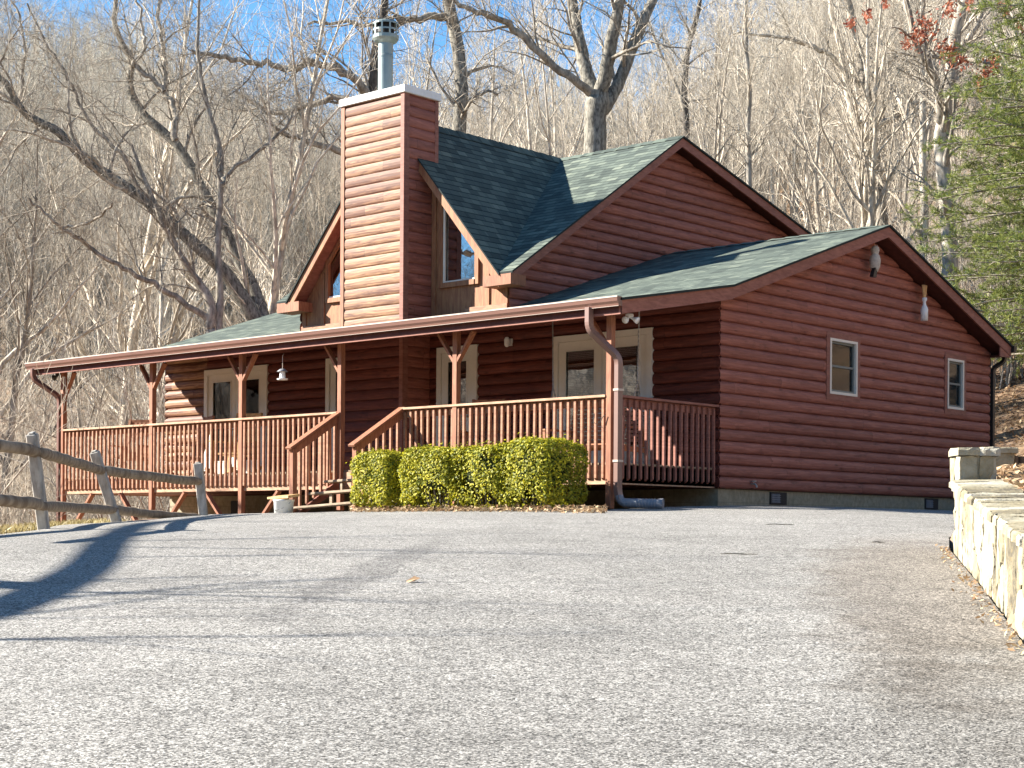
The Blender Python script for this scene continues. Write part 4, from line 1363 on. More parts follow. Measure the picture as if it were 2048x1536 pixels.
    while t > 5.2:
        w = r.uniform(.22, .5)
        p, q = line(t), line(t - w); u = (q - p).normalized(); side = Vector((-u.y, u.x, 0))
        if side.dot(RGT) < 0: side = -side
        c = (p + q) / 2 + side * (W / 2 + .0)
        sl = (ztop(t - w) - ztop(t)) / max((q - p).length, .01)
        uu = (u + Vector((0, 0, sl))).normalized(); nn = side.cross(uu)
        if nn.z < 0: nn = -nn
        sd += 1
        rock(m, Vector((c.x, c.y, ztop(t - w / 2) - .018)), uu, side, nn, w * 1.02, W + .12 + r.uniform(-.015, .025), .04, sd)
        t -= w
    tag(m.build('coping_stone', M['stone'], root), 'flat sloping coping of thin flagstones')
    # end pillar
    pl = tl(13.98, 3.83)
    m = MB()
    c = Vector((pl.x, pl.y, 0))
    hw = .135
    a = [(c - RGT * hw - FWD * hw), (c + RGT * hw - FWD * hw), (c + RGT * hw + FWD * hw), (c - RGT * hw + FWD * hw)]
    m.hexa([(p.x, p.y, -.24) for p in a], [(p.x, p.y, -.012) for p in a])
    for nrm, u in ((-FWD, RGT), (-RGT, -FWD), (RGT, FWD), (FWD, -RGT)):
        for s, w in ((-.075, .155), (.075, .125)):
            sd += 1; rock(m, c + nrm * hw + u * s + Vector((0, 0, -.125)), u, Vector((0, 0, 1)), nrm, w, .215, .03, sd)
    pil = m.build('pillar', M['stone'], root)
    m = MB()
    sd += 1; rock(m, c - RGT * .075 + Vector((0, 0, .025)), RGT, FWD, Vector((0, 0, 1)), .20, .36, .045, sd)
    sd += 1; rock(m, c + RGT * .095 + Vector((0, 0, .022)), RGT, FWD, Vector((0, 0, 1)), .19, .36, .045, sd)
    m.build('pillar_cap', M['stone'], pil)
stone_wall()

def stone_pillar():
    c = tl(18.2, 5.25); c.z = 0
    root = empty('stone_pillar', (c.x, c.y, -.2), 0, 'smaller square stone pillar behind the wall, with timber edging on its right', 'stone pillar')
    root['_world'] = 1
    m = MB(); hw = .14; sd = 500
    a = [(c - RGT * hw - FWD * hw), (c + RGT * hw - FWD * hw), (c + RGT * hw + FWD * hw), (c - RGT * hw + FWD * hw)]
    m.hexa([(p.x, p.y, -.5) for p in a], [(p.x, p.y, .22) for p in a])
    for nrm, u in ((-FWD, RGT), (-RGT, -FWD), (RGT, FWD)):
        for k, z in enumerate((-.30, -.08, .13)):
            sd += 1; rock(m, c + nrm * hw + Vector((0, 0, z)), u, Vector((0, 0, 1)), nrm, .27, .21, .03, sd)
    m.build('pillar_shaft', M['stone'], root)
    m = MB(); rock(m, c + Vector((0, 0, .26)), RGT, FWD, Vector((0, 0, 1)), .40, .38, .05, 601); m.build('pillar_cap', M['stone'], root)
    root = empty('timber_edging', tuple(tl(18.3, 6.4, 0)), 0, 'dark upright timber edging right of the smaller stone pillar', 'timber edging')
    root['_world'] = 1
    m = MB()
    for i in range(22):
        l = 5.45 + i * .098; p = tl(18.25 + .02 * math.sin(i * 2.1), l)
        m.tube([(p.x, p.y, -.4), (p.x, p.y, .19 + .012 * math.sin(i * 3.7))], .047, 8)
    m.build('timber', M['timber'], root)
stone_pillar()

# ------------------------------------------------------------------ leaf helpers
def leaf_cloud(pts, nrm, size, rs, aspect=.55, fold=0):
    """rhomb leaves at pts oriented about nrm with jitter -> V, F(quads)"""
    n = len(pts)
    N = nrm + rs.normal(0, .55, (n, 3)); N /= np.linalg.norm(N, axis=1)[:, None] + 1e-9
    A = rs.normal(0, 1, (n, 3)); A -= N * (A * N).sum(1)[:, None]; A /= np.linalg.norm(A, axis=1)[:, None] + 1e-9
    B = np.cross(N, A)
    s = size * rs.uniform(.65, 1.25, n)[:, None]
    V = np.stack([pts - A * s, pts - B * s * aspect + N * s * .12, pts + A * s, pts + B * s * aspect + N * s * .12], 1).reshape(-1, 3)
    Fq = np.arange(4 * n).reshape(-1, 4)
    return V, Fq

# ------------------------------------------------------------------ clipped hedges
def hedge(c, w, d, h, seed, label, thin=()):
    root = empty('clipped_shrub', tuple(c), YAW * 0, label, 'shrub', 'clipped evergreen shrubs in front of the porch')
    rs = np.random.RandomState(seed)
    n = 12000
    # superellipsoid-ish rounded box surface, points in a shell
    P = rs.uniform(-1, 1, (n * 3, 3)); e = 6.0
    rr = (np.abs(P) ** e).sum(1) ** (1 / e); P /= rr[:, None]
    nr = np.sign(P) * np.abs(P) ** (e - 1); nr /= np.linalg.norm(nr, axis=1)[:, None]
    lump = 1 + .04 * np.sin(P[:, 0] * 5 + seed) * np.cos(P[:, 1] * 4 + 1) + .04 * np.sin(P[:, 2] * 6 + P[:, 0] * 4 + seed * 2) + rs.normal(0, .022, len(P))
    depth = 1 - np.abs(rs.normal(0, .055, len(P)))
    P = P * (lump * depth)[:, None]
    keep = np.ones(len(P), bool)
    # thin, gappy underside
    lim = -.55 + .16 * np.sin(P[:, 0] * 4.3 + seed * 1.7) + .10 * np.sin(P[:, 0] * 9.1 + seed)
    keep &= ~((P[:, 2] < lim) & (rs.rand(len(P)) < np.clip((lim - P[:, 2]) * 3.2, 0, .93)))
    for tx, tz, tr in thin:
        dd = ((P[:, 0] - tx) / tr) ** 2 + ((P[:, 2] - tz) / tr) ** 2
        keep &= ~((dd < 1) & (rs.rand(len(P)) < .7) & (P[:, 1] < .2))
    P = P[keep][:n]; nr = nr[keep][:n]
    X = P * np.array([w / 2, d / 2, h / 2]) + np.array([0, 0, h / 2 + .06])
    # sprigs sticking out of the top
    nx = 420   # stray shoots standing proud of the clipped faces
    pick = rs.randint(0, len(X), nx); sh = X[pick] + (nr[pick] + np.array([0, 0, .5])) * rs.uniform(.01, .06, (nx, 1))
    X = np.concatenate([X, sh]); nr = np.concatenate([nr, nr[pick]])
    V, Fq = leaf_cloud(X, nr + np.array([0, 0, .45]), .0225, rs, .55)
    np_mesh('foliage', V, Fq, M['hedge'], root)
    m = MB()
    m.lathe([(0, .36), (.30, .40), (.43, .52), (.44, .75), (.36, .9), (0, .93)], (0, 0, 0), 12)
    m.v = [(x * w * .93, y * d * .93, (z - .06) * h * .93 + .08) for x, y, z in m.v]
    m.build('shade_core', M['hedge_core'], root)  # dark solid behind the leaves, standing in for the shrub's inner shade
    m = MB()
    for k in range(11):
        a = rs.uniform(0, 6.28); q = (math.cos(a) * w * .25 * rs.rand() + w * .3 * rs.uniform(-1, 1), math.sin(a) * d * .2, h * .4)
        m.tube([(q[0] * .6, q[1] * .6, -.1), (q[0] * .85, q[1] * .8, h * .18), q], [.014, .011, .007], 5)
    m.build('stem', M['bark_grey'], root)
    return root
HG = -.345
# positions from their spots along a line in front of the porch
def hp(px, Y): 
    d = ray(px, 1000); t = (Y - CAM.y) / d.y; p = CAM + d * t
    t, l = to_tl(p.x, p.y); return Vector((p.x, p.y, road_z(t) - crown(t, l) - .02))
hedge(hp(775, -3.55), .84, .82, .83, 1, 'small square shrub at the foot of the stairs, standing apart from the row')
hedge(hp(886, -3.62), 1.02, .86, .86, 2, 'clipped shrub second from the stairs, with bare twigs at its foot', thin=((.35, -.6, .5),))
hedge(hp(986, -3.55), .98, .86, .85, 3, 'clipped shrub with a brown dead patch in the middle of the row', thin=((-.45, .1, .42), (-.2, -.55, .5), (.6, .5, .35)))
hedge(hp(1083, -3.45), 1.0, .95, .93, 4, 'tallest clipped shrub nearest the downspout, its right side in shade', thin=((-.75, .3, .3),))

# leaf litter strip beneath, bed litter behind the wall, straw grass on the left verge
def scatter_leaves(name, fn, n, mat, size, seed, label, cat='leaf litter'):
    rs = np.random.RandomState(seed); pts = []
    while len(pts) < n:
        p = fn(rs)
        if p is not None: pts.append(p)
    P = np.array(pts); nr = np.tile(np.array([0, 0, 1.0]), (n, 1)) * 1.2
    V, Fq = leaf_cloud(P, nr, size, rs, .45)
    o = np_mesh(name, V, Fq, mat); tag(o, label, cat, kind='stuff'); return o
def strip(rs):
    px = rs.uniform(700, 1215); Y = -3.95 + rs.normal(0, .16)
    d = ray(px, 1010); t = (Y - CAM.y) / d.y; p = CAM + d * t
    return (p.x, p.y, road_z(t) - crown(t, to_tl(p.x, p.y)[1]) + .015 + rs.uniform(0, .05) + (.03 if Y > -3.9 else 0))
scatter_leaves('leaf_litter', strip, 1500, M['dry_leaf'], .035, 21, 'dry leaf litter along the driveway edge under the hedge')
def bed(rs):
    t = rs.uniform(7, 18); l = r_edge(t) + .38 + abs(rs.normal(0, .8))
    p = tl(t, l); return (p.x, p.y, ground_z(p.x, p.y) + rs.uniform(0, .05))
scatter_leaves('bed_litter', bed, 3800, M['dry_leaf'], .042, 22, 'dry leaves covering the planting bed behind the stone wall')
def toe(rs):
    t = rs.uniform(7, 14.5); l = r_edge(t) - abs(rs.normal(0, .06))
    p = tl(t, l); return (p.x, p.y, road_z(t) + .02 + rs.uniform(0, .02))
scatter_leaves('wall_foot_litter', toe, 260, M['dry_leaf'], .022, 23, 'crumbs of dry leaf along the foot of the stone wall')
def slope(rs):
    t = rs.uniform(27, 62); px = rs.uniform(1940, 2120); l = (px - 1024) / F_PX * t
    p = tl(t, l)
    if inside_house(p.x, p.y, .3): return None
    return (p.x, p.y, ground_z(p.x, p.y) + rs.uniform(0, .06))
scatter_leaves('hillside_litter', slope, 5000, M['dry_leaf'], .075, 25, 'rust and tan fallen leaves on the hillside right of the cabin')

def blades(name, fn, n, mat, h, seed, label):
    rs = np.random.RandomState(seed); V = []; Fq = []
    for i in range(n):
        p = np.array(fn(rs)); a = rs.uniform(0, 6.28); d = np.array([math.cos(a), math.sin(a), 0]); hh = h * rs.uniform(.5, 1.3)
        lean = np.array([rs.normal(0, .35), rs.normal(0, .35), 1]) * hh
        k = len(V); V += [p - d * .006, p + d * .006, p + lean * .6 + d * .004, p + lean * 1.0 + np.array([lean[0], lean[1], -hh * .1]) * .3]
        Fq.append((k, k + 1, k + 2, k + 3))
    o = np_mesh(name, V, Fq, mat); tag(o, label, 'grass', kind='stuff')
def verge(rs):
    t = rs.uniform(13.5, 22); l = L_EDGE - .05 - abs(rs.normal(0, .35)); p = tl(t, l); return (p.x, p.y, ground_z(p.x, p.y) - .03)
blades('verge_grass', verge, 3600, M['grass'], .075, 31, 'short straw-yellow grass along the left driveway verge')

# single bits on the driveway
def drive_pt(px, py):
    best = None
    t = 5.0
    while t < 25:
        p = CAM + ray(px, py) * t
        if p.z <= road_z(t) - crown(t, to_tl(p.x, p.y)[1]) + .012: return p
        t += .01
    return CAM + ray(px, py) * 25
p = drive_pt(822, 1166)
m = MB()
m.face([(-.05, 0, .012), (0, -.022, .004), (.055, 0, .03), (.0, .028, .022)]); m.face([(-.05, 0, .012), (.0, .028, .022), (-.01, .05, .05)])
m.face([(-.02, .0, .01), (.02, .02, .045), (.06, .03, .035), (.04, -.01, .012)])
o = m.build('fallen_leaf', M['dry_leaf'], None, loc=(p.x, p.y, p.z)); tag(o, 'single curled tan leaf lying in the middle of the driveway', 'leaf')
for px, py, ln, a, lab in ((1560, 1051, .30, .1, 'short dark stick on the driveway below the foundation vent'), (1478, 1111, .30, -.05, 'thin dark twig farther down the driveway, left of the other stick'), (1757, 1087, .12, .3, 'tiny dark twig on the driveway near the stone wall')):
    p = drive_pt(px, py); d = (RGT + FWD * a).normalized()
    m = MB(); m.tube([-d * ln / 2, -d * ln * .2 + Vector((0, 0, .004)), d * ln * .15 + FWD * .012, d * ln / 2 - FWD * .01], [.004, .0055, .005, .003], 5)
    o = m.build('stick', M['bark_trunk'], None, loc=(p.x, p.y, p.z + .012)); tag(o, lab, 'stick')

# ------------------------------------------------------------------ trees
class Tree:
    """collects tapered polylines -> one trunk mesh and one crown (branch) mesh"""
    def __init__(s, seed):
        s.r = np.random.RandomState(seed); s.trunk = []; s.crown = []
    def poly(s, pts, rad, n, trunk=False):
        (s.trunk if trunk else s.crown).append((np.asarray(pts, float), np.asarray(rad, float), n))
    def grow(s, p, d, L, r0, lvl, maxlvl, trunk=False, upb=.25, nchild=(7, 6, 5, 4), wig=.16, start=.25, spread=(.5, 1.0), ratio=(.35, .65)):
        R_ = s.r
        ns = {0: 10, 1: 7, 2: 5, 3: 4, 4: 3}.get(lvl, 3)
        pts = [np.array(p)]; dirs = [np.array(d)]
        for i in range(ns):
            dd = dirs[-1] + R_.normal(0, wig * (.6 if lvl == 0 else 1), 3) + np.array([0, 0, upb * (.12 if lvl else .05)])
            dd /= np.linalg.norm(dd); dirs.append(dd); pts.append(pts[-1] + dd * L / ns)
        rad = [max(r0 * (1 - .82 * (i / ns) ** .9), .004) for i in range(ns + 1)]
        s.poly(pts, rad, {0: 8, 1: 6, 2: 4}.get(lvl, 3), trunk)
        if lvl >= maxlvl: return
        s.spawn(pts, dirs, rad, L, lvl, maxlvl, upb, nchild, wig, start, spread, ratio)
    def spawn(s, pts, dirs, rad, L, lvl, maxlvl, upb=.25, nchild=(7, 6, 5, 4), wig=.16, start=.25, spread=(.5, 1.0), ratio=(.35, .65), lens=None):
        R_ = s.r; ns = len(pts) - 1
        k = nchild[min(lvl, len(nchild) - 1)]
        for j in range(k):
            f = start + (1 - start) * (j + R_.rand()) / k
            x = min(f * ns, ns - 1e-3); i = int(x); fr = x - i
            q = pts[i] * (1 - fr) + pts[i + 1] * fr; ax = dirs[min(i + 1, ns)]
            rr = rad[i] * (1 - fr) + rad[i + 1] * fr
            v = R_.normal(0, 1, 3); v -= ax * v.dot(ax); v /= np.linalg.norm(v) + 1e-9
            a = R_.uniform(*spread); nd = ax * math.cos(a) + v * math.sin(a)
            nd = nd + np.array([0, 0, upb]); nd /= np.linalg.norm(nd)
            nl = (lens if lens else L) * R_.uniform(*ratio) * (1 - .45 * f if lvl == 0 else 1 - .25 * f)
            s.grow(q, nd, nl, rr * R_.uniform(.42, .68), lvl + 1, maxlvl, False, upb, nchild, wig * 1.12, .12 if lvl else .15, spread, ratio)
    @staticmethod
    def mesh(polys):
        V = []; F = []; base = 0
        for pts, rad, n in polys:
            m = len(pts)
            T = np.gradient(pts, axis=0); T /= np.linalg.norm(T, axis=1)[:, None] + 1e-9
            ref = np.array([1.0, 0, 0]) if abs(T[0][0]) < .8 else np.array([0, 1.0, 0])
            A = ref - T * (T @ ref)[:, None]; A /= np.linalg.norm(A, axis=1)[:, None] + 1e-9
            B = np.cross(T, A)
            g = 2 * np.pi * np.arange(n) / n
            ring = pts[:, None, :] + rad[:, None, None] * (A[:, None, :] * np.cos(g)[None, :, None] + B[:, None, :] * np.sin(g)[None, :, None])
            V.append(ring.reshape(-1, 3))
            i = np.arange(m - 1)[:, None] * n; k = np.arange(n)[None, :]; k2 = (k + 1) % n
            q = np.stack([i + k, i + k2, i + n + k2, i + n + k], -1).reshape(-1, 4) + base
            F.append(q); base += m * n
        return np.concatenate(V), np.concatenate(F)
    def build(s, name, mt, mc, loc, label, cat, group, rz=0):
        root = empty(name, loc, rz, label, cat, group)
        off = np.array(loc) if any(loc) else np.zeros(3)
        if s.trunk:
            V, F = s.mesh(s.trunk); np_mesh('trunk', V - off, F, mt, root, True)
        V, F = s.mesh(s.crown); np_mesh('crown', V - off, F, mc, root, True)
        return root

def smooth_path(pts, k=4):
    P = [np.array(p) for p in pts]; out = []; n = len(P)
    for i in range(n - 1):
        p0, p1, p2, p3 = P[max(i - 1, 0)], P[i], P[i + 1], P[min(i + 2, n - 1)]
        for j in range(k):
            t = j / k
            out.append(.5 * ((2 * p1) + (-p0 + p2) * t + (2 * p0 - 5 * p1 + 4 * p2 - p3) * t * t + (-p0 + 3 * p1 - 3 * p2 + p3) * t ** 3))
    out.append(P[-1]); return out

def drawn_tree(name, seed, t, limbs, mt, mc, label, cat='tree', base_px=None, extra=1.0, group=None, wscale=1.0):
    """limbs: list of (list of (px, py, width_px), is_trunk, n_children, child_len). Given by their place, at distance t with drift in depth"""
    T = Tree(seed); R_ = T.r
    base = None
    for pts, trunk, nc, cl, dt in limbs:
        P3 = []; rad = []
        nP = len(pts)
        for i, (px, py, w) in enumerate(pts):
            tt = t + dt * (i / max(1, nP - 1))
            P3.append(np.array(at(px, py, tt))); rad.append(w * wscale / 2 / F_PX * tt)
        if base is None:
            base = P3[0].copy(); gz = ground_z(base[0], base[1])
            if base[2] > gz: 
                P3.insert(0, np.array([base[0] + .1, base[1], gz - .3])); rad.insert(0, rad[0] * 1.25)
            base = P3[0]
        path = smooth_path(P3, 4)
        rr = np.interp(np.linspace(0, len(rad) - 1, len(path)), np.arange(len(rad)), rad)
        path = [q + R_.normal(0, .010 if trunk else .03, 3) for q in path]
        T.poly(path, rr, 10 if trunk else 7, trunk)
        if nc:
            d = np.gradient(np.array(path), axis=0); d /= np.linalg.norm(d, axis=1)[:, None]
            T.spawn(path, list(d), list(rr * .8), cl, 1, 4, .18, (0, int(nc * extra), 7, 5, 4), .2, .12 if not trunk else .3, (.5, 1.15), (.5, 1.0), lens=cl)
    loc = (float(base[0]), float(base[1]), float(base[2]))
    return T.build(name, mt, mc, loc, label, cat, group)

# tree 1: leaning double trunk on the left
drawn_tree('leaning_tree', 101, 46, [
    ([(528, 700, 44), (508, 635, 40), (457, 555, 34), (419, 514, 31), (351, 455, 29), (293, 403, 27), (234, 362, 26), (191, 335, 24), (147, 297, 22), (116, 263, 21), (68, 239, 20), (38, 212, 18), (20, 178, 16), (-10, 140, 13)], True, 12, 4.2, -2),
    ([(532, 690, 42), (524, 631, 36), (504, 570, 31), (483, 532, 28), (457, 473, 26), (419, 405, 24), (385, 340, 24), (349, 284, 23), (294, 236, 22), (270, 202, 20), (258, 165, 18), (262, 125, 16), (239, 75, 13), (229, 40, 12), (234, -20, 10)], True, 12, 3.8, 2),
    ([(349, 280, 18), (352, 239, 16), (342, 202, 14), (328, 181, 13), (330, 137, 11), (326, 96, 10), (318, 51, 9), (322, -20, 7)], False, 9, 3.0, 1),
    ([(328, 181, 12), (301, 157, 11), (272, 138, 11), (268, 126, 10), (290, 92, 9), (284, 58, 7), (275, -10, 6)], False, 6, 2.4, 0),
    ([(293, 403, 12), (239, 310, 10), (185, 253, 9), (157, 202, 8), (130, 144, 7), (99, 99, 6), (55, 7, 5)], False, 10, 2.6, -1.5),
    ([(38, 212, 9), (45, 150, 8), (50, 95, 7), (42, 45, 6), (25, 0, 5)], False, 8, 2.2, 0),
], M['bark_trunk'], M['bark_grey'], 'large dark bare tree with two trunks leaning left behind the porch roof', wscale=.84)
# tree 2: multi stemmed, nearer left
drawn_tree('multi_stem_tree', 102, 44, [
    ([(425, 700, 26), (421, 660, 24), (422, 614, 20), (410, 584, 18), (390, 555, 16), (363, 514, 14), (343, 476, 13), (325, 447, 12), (305, 394, 10), (281, 340, 8), (262, 290, 6)], True, 9, 2.8, 0),
    ([(436, 690, 20), (436, 650, 18), (440, 584, 16), (437, 526, 14), (437, 453, 13), (441, 386, 13), (441, 308, 12), (427, 253, 10), (410, 191, 9), (396, 116, 8), (396, 51, 6), (400, -20, 5)], True, 10, 2.8, 1),
    ([(444, 369, 9), (458, 345, 8), (509, 308, 7), (560, 267, 6), (581, 226, 5)], False, 7, 2.0, 1),
    ([(416, 640, 14), (363, 602, 12), (316, 573, 11), (272, 546, 10), (223, 523, 9), (176, 491, 8), (126, 458, 7), (88, 426, 5), (53, 394, 4)], False, 9, 2.6, -2),
    ([(126, 458, 6), (176, 447, 6), (205, 429, 5), (226, 409, 4)], False, 4, 1.5, -2),
], M['bark_grey'], M['bark_grey'], 'grey multi-stemmed bare tree just left of the leaning double trunk')
# tree 3: big central tree
drawn_tree('oak_tree', 103, 44, [
    ([(1186, 420, 54), (1188, 340, 48), (1190, 300, 45), (1191, 239, 44), (1195, 205, 48), (1192, 185, 44)], True, 0, 1, 0),
    ([(1192, 195, 30), (1174, 147, 27), (1160, 92, 25), (1147, 20, 22), (1135, -50, 18)], True, 5, 3.5, 1),
    ([(1196, 195, 30), (1212, 147, 28), (1222, 85, 26), (1239, 10, 22), (1250, -50, 18)], True, 5, 3.5, -1),
    ([(1200, 225, 30), (1216, 205, 27), (1239, 161, 25), (1266, 92, 24), (1297, 17, 20), (1322, -40, 16)], True, 6, 3.5, 1),
    ([(1188, 190, 22), (1164, 174, 18), (1123, 144, 16), (1078, 103, 15), (1037, 65, 14), (990, 34, 12), (942, 20, 10), (905, -5, 8)], False, 10, 3.2, -2),
], M['bark_trunk'], M['bark_grey'], 'stout grey tree forking into four limbs behind the cabin roof')
# tree 4
drawn_tree('bare_tree', 104, 50, [
    ([(915, 400, 30), (917, 300, 29), (918, 260, 28), (923, 191, 27), (921, 137, 26), (914, 85, 26), (904, 38, 25), (895, -10, 22), (888, -60, 18)], True, 8, 3.6, 0),
    ([(902, 36, 17), (853, 32, 15), (812, 41, 13), (785, 34, 11), (737, 51, 9), (679, 44, 7), (617, 48, 5)], False, 10, 2.8, -1),
    ([(924, 215, 9), (940, 200, 8), (969, 183, 6), (1000, 190, 4)], False, 5, 1.6, 0),
], M['bark_trunk'], M['bark_grey'], 'straight grey-brown trunk just right of the chimney')
# tree 5 behind the chimney with dark limbs to the left
drawn_tree('bare_tree', 105, 48, [
    ([(748, 420, 30), (746, 300, 28), (744, 205, 26), (752, 120, 20), (765, 40, 15), (770, -30, 12)], True, 8, 3.2, 0),
    ([(742, 195, 20), (720, 168, 17), (696, 150, 16), (649, 130, 15), (615, 123, 14), (581, 140, 13), (533, 126, 12), (478, 120, 11), (427, 113, 9), (383, 102, 7)], False, 13, 3.0, -2),
    ([(744, 215, 16), (690, 197, 14), (640, 205, 12), (598, 215, 11), (560, 226, 9), (520, 215, 7), (470, 180, 5)], False, 10, 2.6, 1),
    ([(744, 330, 17), (677, 301, 14), (615, 287, 11), (570, 265, 8), (530, 240, 5)], False, 8, 2.4, -1),
], M['bark_dark'], M['bark_grey'], 'dark tree behind the chimney with long limbs reaching left')
# tree 6
drawn_tree('bare_tree', 106, 52, [
    ([(1766, 520, 27), (1764, 441, 25), (1756, 375, 24), (1744, 273, 23), (1732, 195, 22), (1725, 137, 21), (1709, 78, 19), (1701, 23, 16), (1685, -30, 12)], True, 8, 3.2, 0),
    ([(1754, 256, 14), (1803, 230, 12), (1842, 195, 11), (1860, 160, 9), (1880, 90, 6)], False, 7, 2.6, 1),
    ([(1722, 175, 12), (1678, 129, 10), (1639, 98, 9), (1592, 82, 8), (1537, 74, 6), (1467, 68, 4)], False, 10, 2.6, -1),
    ([(1738, 300, 14), (1712, 240, 14), (1697, 195, 13), (1682, 98, 12), (1662, 23, 10), (1650, -30, 8)], False, 8, 2.6, 1),
], M['bark_grey'], M['bark_pale'], 'tall grey tree with a curved trunk rising behind the peak of the side gable')
# tree 7: right oak with white lower trunk
drawn_tree('oak_tree', 107, 43, [
    ([(1904, 640, 34), (1900, 530, 32), (1896, 441, 31), (1889, 352, 30), (1882, 273, 30), (1896, 219, 29), (1904, 137, 27), (1912, 59, 24), (1935, -10, 18)], True, 7, 3.2, 0),
    ([(1886, 250, 20), (1881, 227, 19), (1869, 156, 18), (1842, 109, 16), (1826, 66, 14), (1810, -10, 11)], False, 8, 2.8, -1),
    ([(1904, 130, 16), (1920, 105, 14), (1951, 51, 12), (1982, -5, 9)], False, 7, 2.8, 1),
    ([(1902, 120, 10), (1951, 117, 9), (1998, 129, 8), (2060, 145, 6)], False, 8, 2.2, -2),
], M['bark_white'], M['bark_grey'], 'pale-barked oak with clinging rust leaves at the right')
# tree 8, 9 thin ones
drawn_tree('birch_tree', 108, 47, [
    ([(1498, 470, 12), (1498, 363, 11), (1496, 273, 10), (1498, 176, 9), (1492, 78, 8), (1492, -20, 6)], True, 14, 2.6, 0),
], M['bark_white'], M['bark_pale'], 'slender white-barked tree behind the right slope of the upper gable')
drawn_tree('bare_tree', 109, 58, [
    ([(1374, 380, 14), (1373, 266, 13), (1369, 176, 12), (1377, 98, 11), (1396, 23, 9), (1405, -40, 7)], True, 10, 3.0, 0),
    ([(1372, 230, 8), (1345, 150, 7), (1310, 80, 6), (1290, 10, 5)], False, 8, 2.4, 0),
], M['bark_dark'], M['bark_grey'], 'dark slender tree rising just behind the peak of the upper gable')

# red leaves clinging to the oak
def oak_leaves():
    rs = np.random.RandomState(5); V = []; F = []; k = 0
    cl = [(1850, 50, 26), (1835, 75, 22), (1815, 85, 14), (1900, 20, 22), (1890, 95, 26), (1905, 110, 20), (1700, 45, 12), (1975, 150, 26), (1965, 170, 20), (2010, 15, 18), (1735, 30, 12), (1925, 120, 16), (1990, 120, 14), (2040, 52, 10), (2035, 150, 16), (1770, 8, 8), (1940, 5, 14)]
    P = []
    for px, py, r in cl:
        n = int(r * 3.2)
        for i in range(n):
            P.append(at(px + rs.normal(0, r * .45), py + rs.normal(0, r * .55), 41.5 + rs.normal(0, .5)))
    P = np.array([tuple(p) for p in P])
    V, F = leaf_cloud(P, rs.normal(0, 1, P.shape), .075, rs, .42)
    o = np_mesh('oak_foliage', V, F, M['oak_leaf'])
    oak = [o2 for o2 in bpy.data.objects if o2.get('label', '').startswith('pale-barked oak')][0]
    o.name = 'rust_leaves'
    o.parent = oak; o.location = -Vector(oak.location)
oak_leaves()

# conifer at right
def conifer(name, base, H, seed, label, reach, zmin, zmax, nb, dirbias, droop=.12):
    rs = np.random.RandomState(seed)
    T = Tree(seed)
    b = np.array(base)
    tr = [b + np.array([0.02 * math.sin(i), .02 * math.cos(i * 1.3), H * i / 12]) for i in range(13)]
    T.poly(tr, [.22 * (1 - i / 12.5) for i in range(13)], 9, True)
    P = []; D = []
    for k in range(nb):
        f = zmin + (zmax - zmin) * (k + rs.rand()) / nb
        q = b + np.array([0, 0, H * f])
        a = rs.uniform(0, 6.28)
        if rs.rand() < .72: a = dirbias + rs.normal(0, .75)
        L = reach * (1.05 - .62 * f) * rs.uniform(.7, 1.12)
        d = np.array([math.cos(a), math.sin(a), rs.uniform(-.05, .22)])
        ns = 9; pts = [q]
        for i in range(ns):
            d = d + np.array([rs.normal(0, .07), rs.normal(0, .07), -droop * (i / ns) * .6 + (.06 if i > 6 else 0)]); d /= np.linalg.norm(d)
            pts.append(pts[-1] + d * L / ns)
        T.poly(pts, [.035 * (1 - .85 * i / ns) + .003 for i in range(ns + 1)], 5)
        # side twigs in a flat spray
        for i in range(2, ns + 1):
            for s in (-1, 1):
                for rep in range(2):
                    side = np.cross(d, [0, 0, 1.0]) * s
                    td = side * rs.uniform(.4, 1.0) + d * rs.uniform(.3, .9) + np.array([0, 0, rs.normal(.06, .34)]); td /= np.linalg.norm(td)
                    tlen = (.22 + .55 * (1 - i / ns)) * rs.uniform(.6, 1.15) * (L / 3.0)
                    o = pts[i - 1] + (pts[min(i, ns)] - pts[i - 1]) * rs.rand()
                    T.poly([o, o + td * tlen * .5, o + td * tlen + np.array([0, 0, -.03])], [.008, .006, .003], 3)
                    nn = int(44 * tlen / .5) + 12
                    for j in range(nn):
                        P.append(o + td * tlen * (.15 + .9 * rs.rand())); D.append(td)
    P = np.array(P); D = np.array(D); n = len(P)
    # needle tufts: thin long quads fanning around the twig direction
    N = D + rs.normal(0, .55, (n, 3)) + np.array([0, 0, .12]); N /= np.linalg.norm(N, axis=1)[:, None]
    S = np.cross(N, rs.normal(0, 1, (n, 3))); S /= np.linalg.norm(S, axis=1)[:, None] + 1e-9
    ln = rs.uniform(.07, .14, n)[:, None]; w = .0052
    V = np.stack([P - S * w * .5, P + S * w * .5, P + N * ln + S * w, P + N * ln - S * w], 1).reshape(-1, 3)
    root = T.build(name, M['bark_dark'], M['bark_grey'], tuple(b), label, 'tree', None)
    o = np_mesh('foliage', V - b, np.arange(4 * n).reshape(-1, 4), M['needle'], root)
    return root
dl = math.atan2(-RGT.y, -RGT.x)
pc = tl(38.0, 13.2); conifer('pine_tree', (pc.x, pc.y, ground_z(pc.x, pc.y) - .2), 14.5, 41, 'yellow-green pine whose feathery branches reach in at the right edge', 5.0, .10, .66, 78, dl)
pc = tl(47.0, 15.6); conifer('pine_tree', (pc.x, pc.y, ground_z(pc.x, pc.y) - .2), 15.0, 42, 'second green pine farther up the slope at the right edge', 4.4, .08, .55, 44, dl)

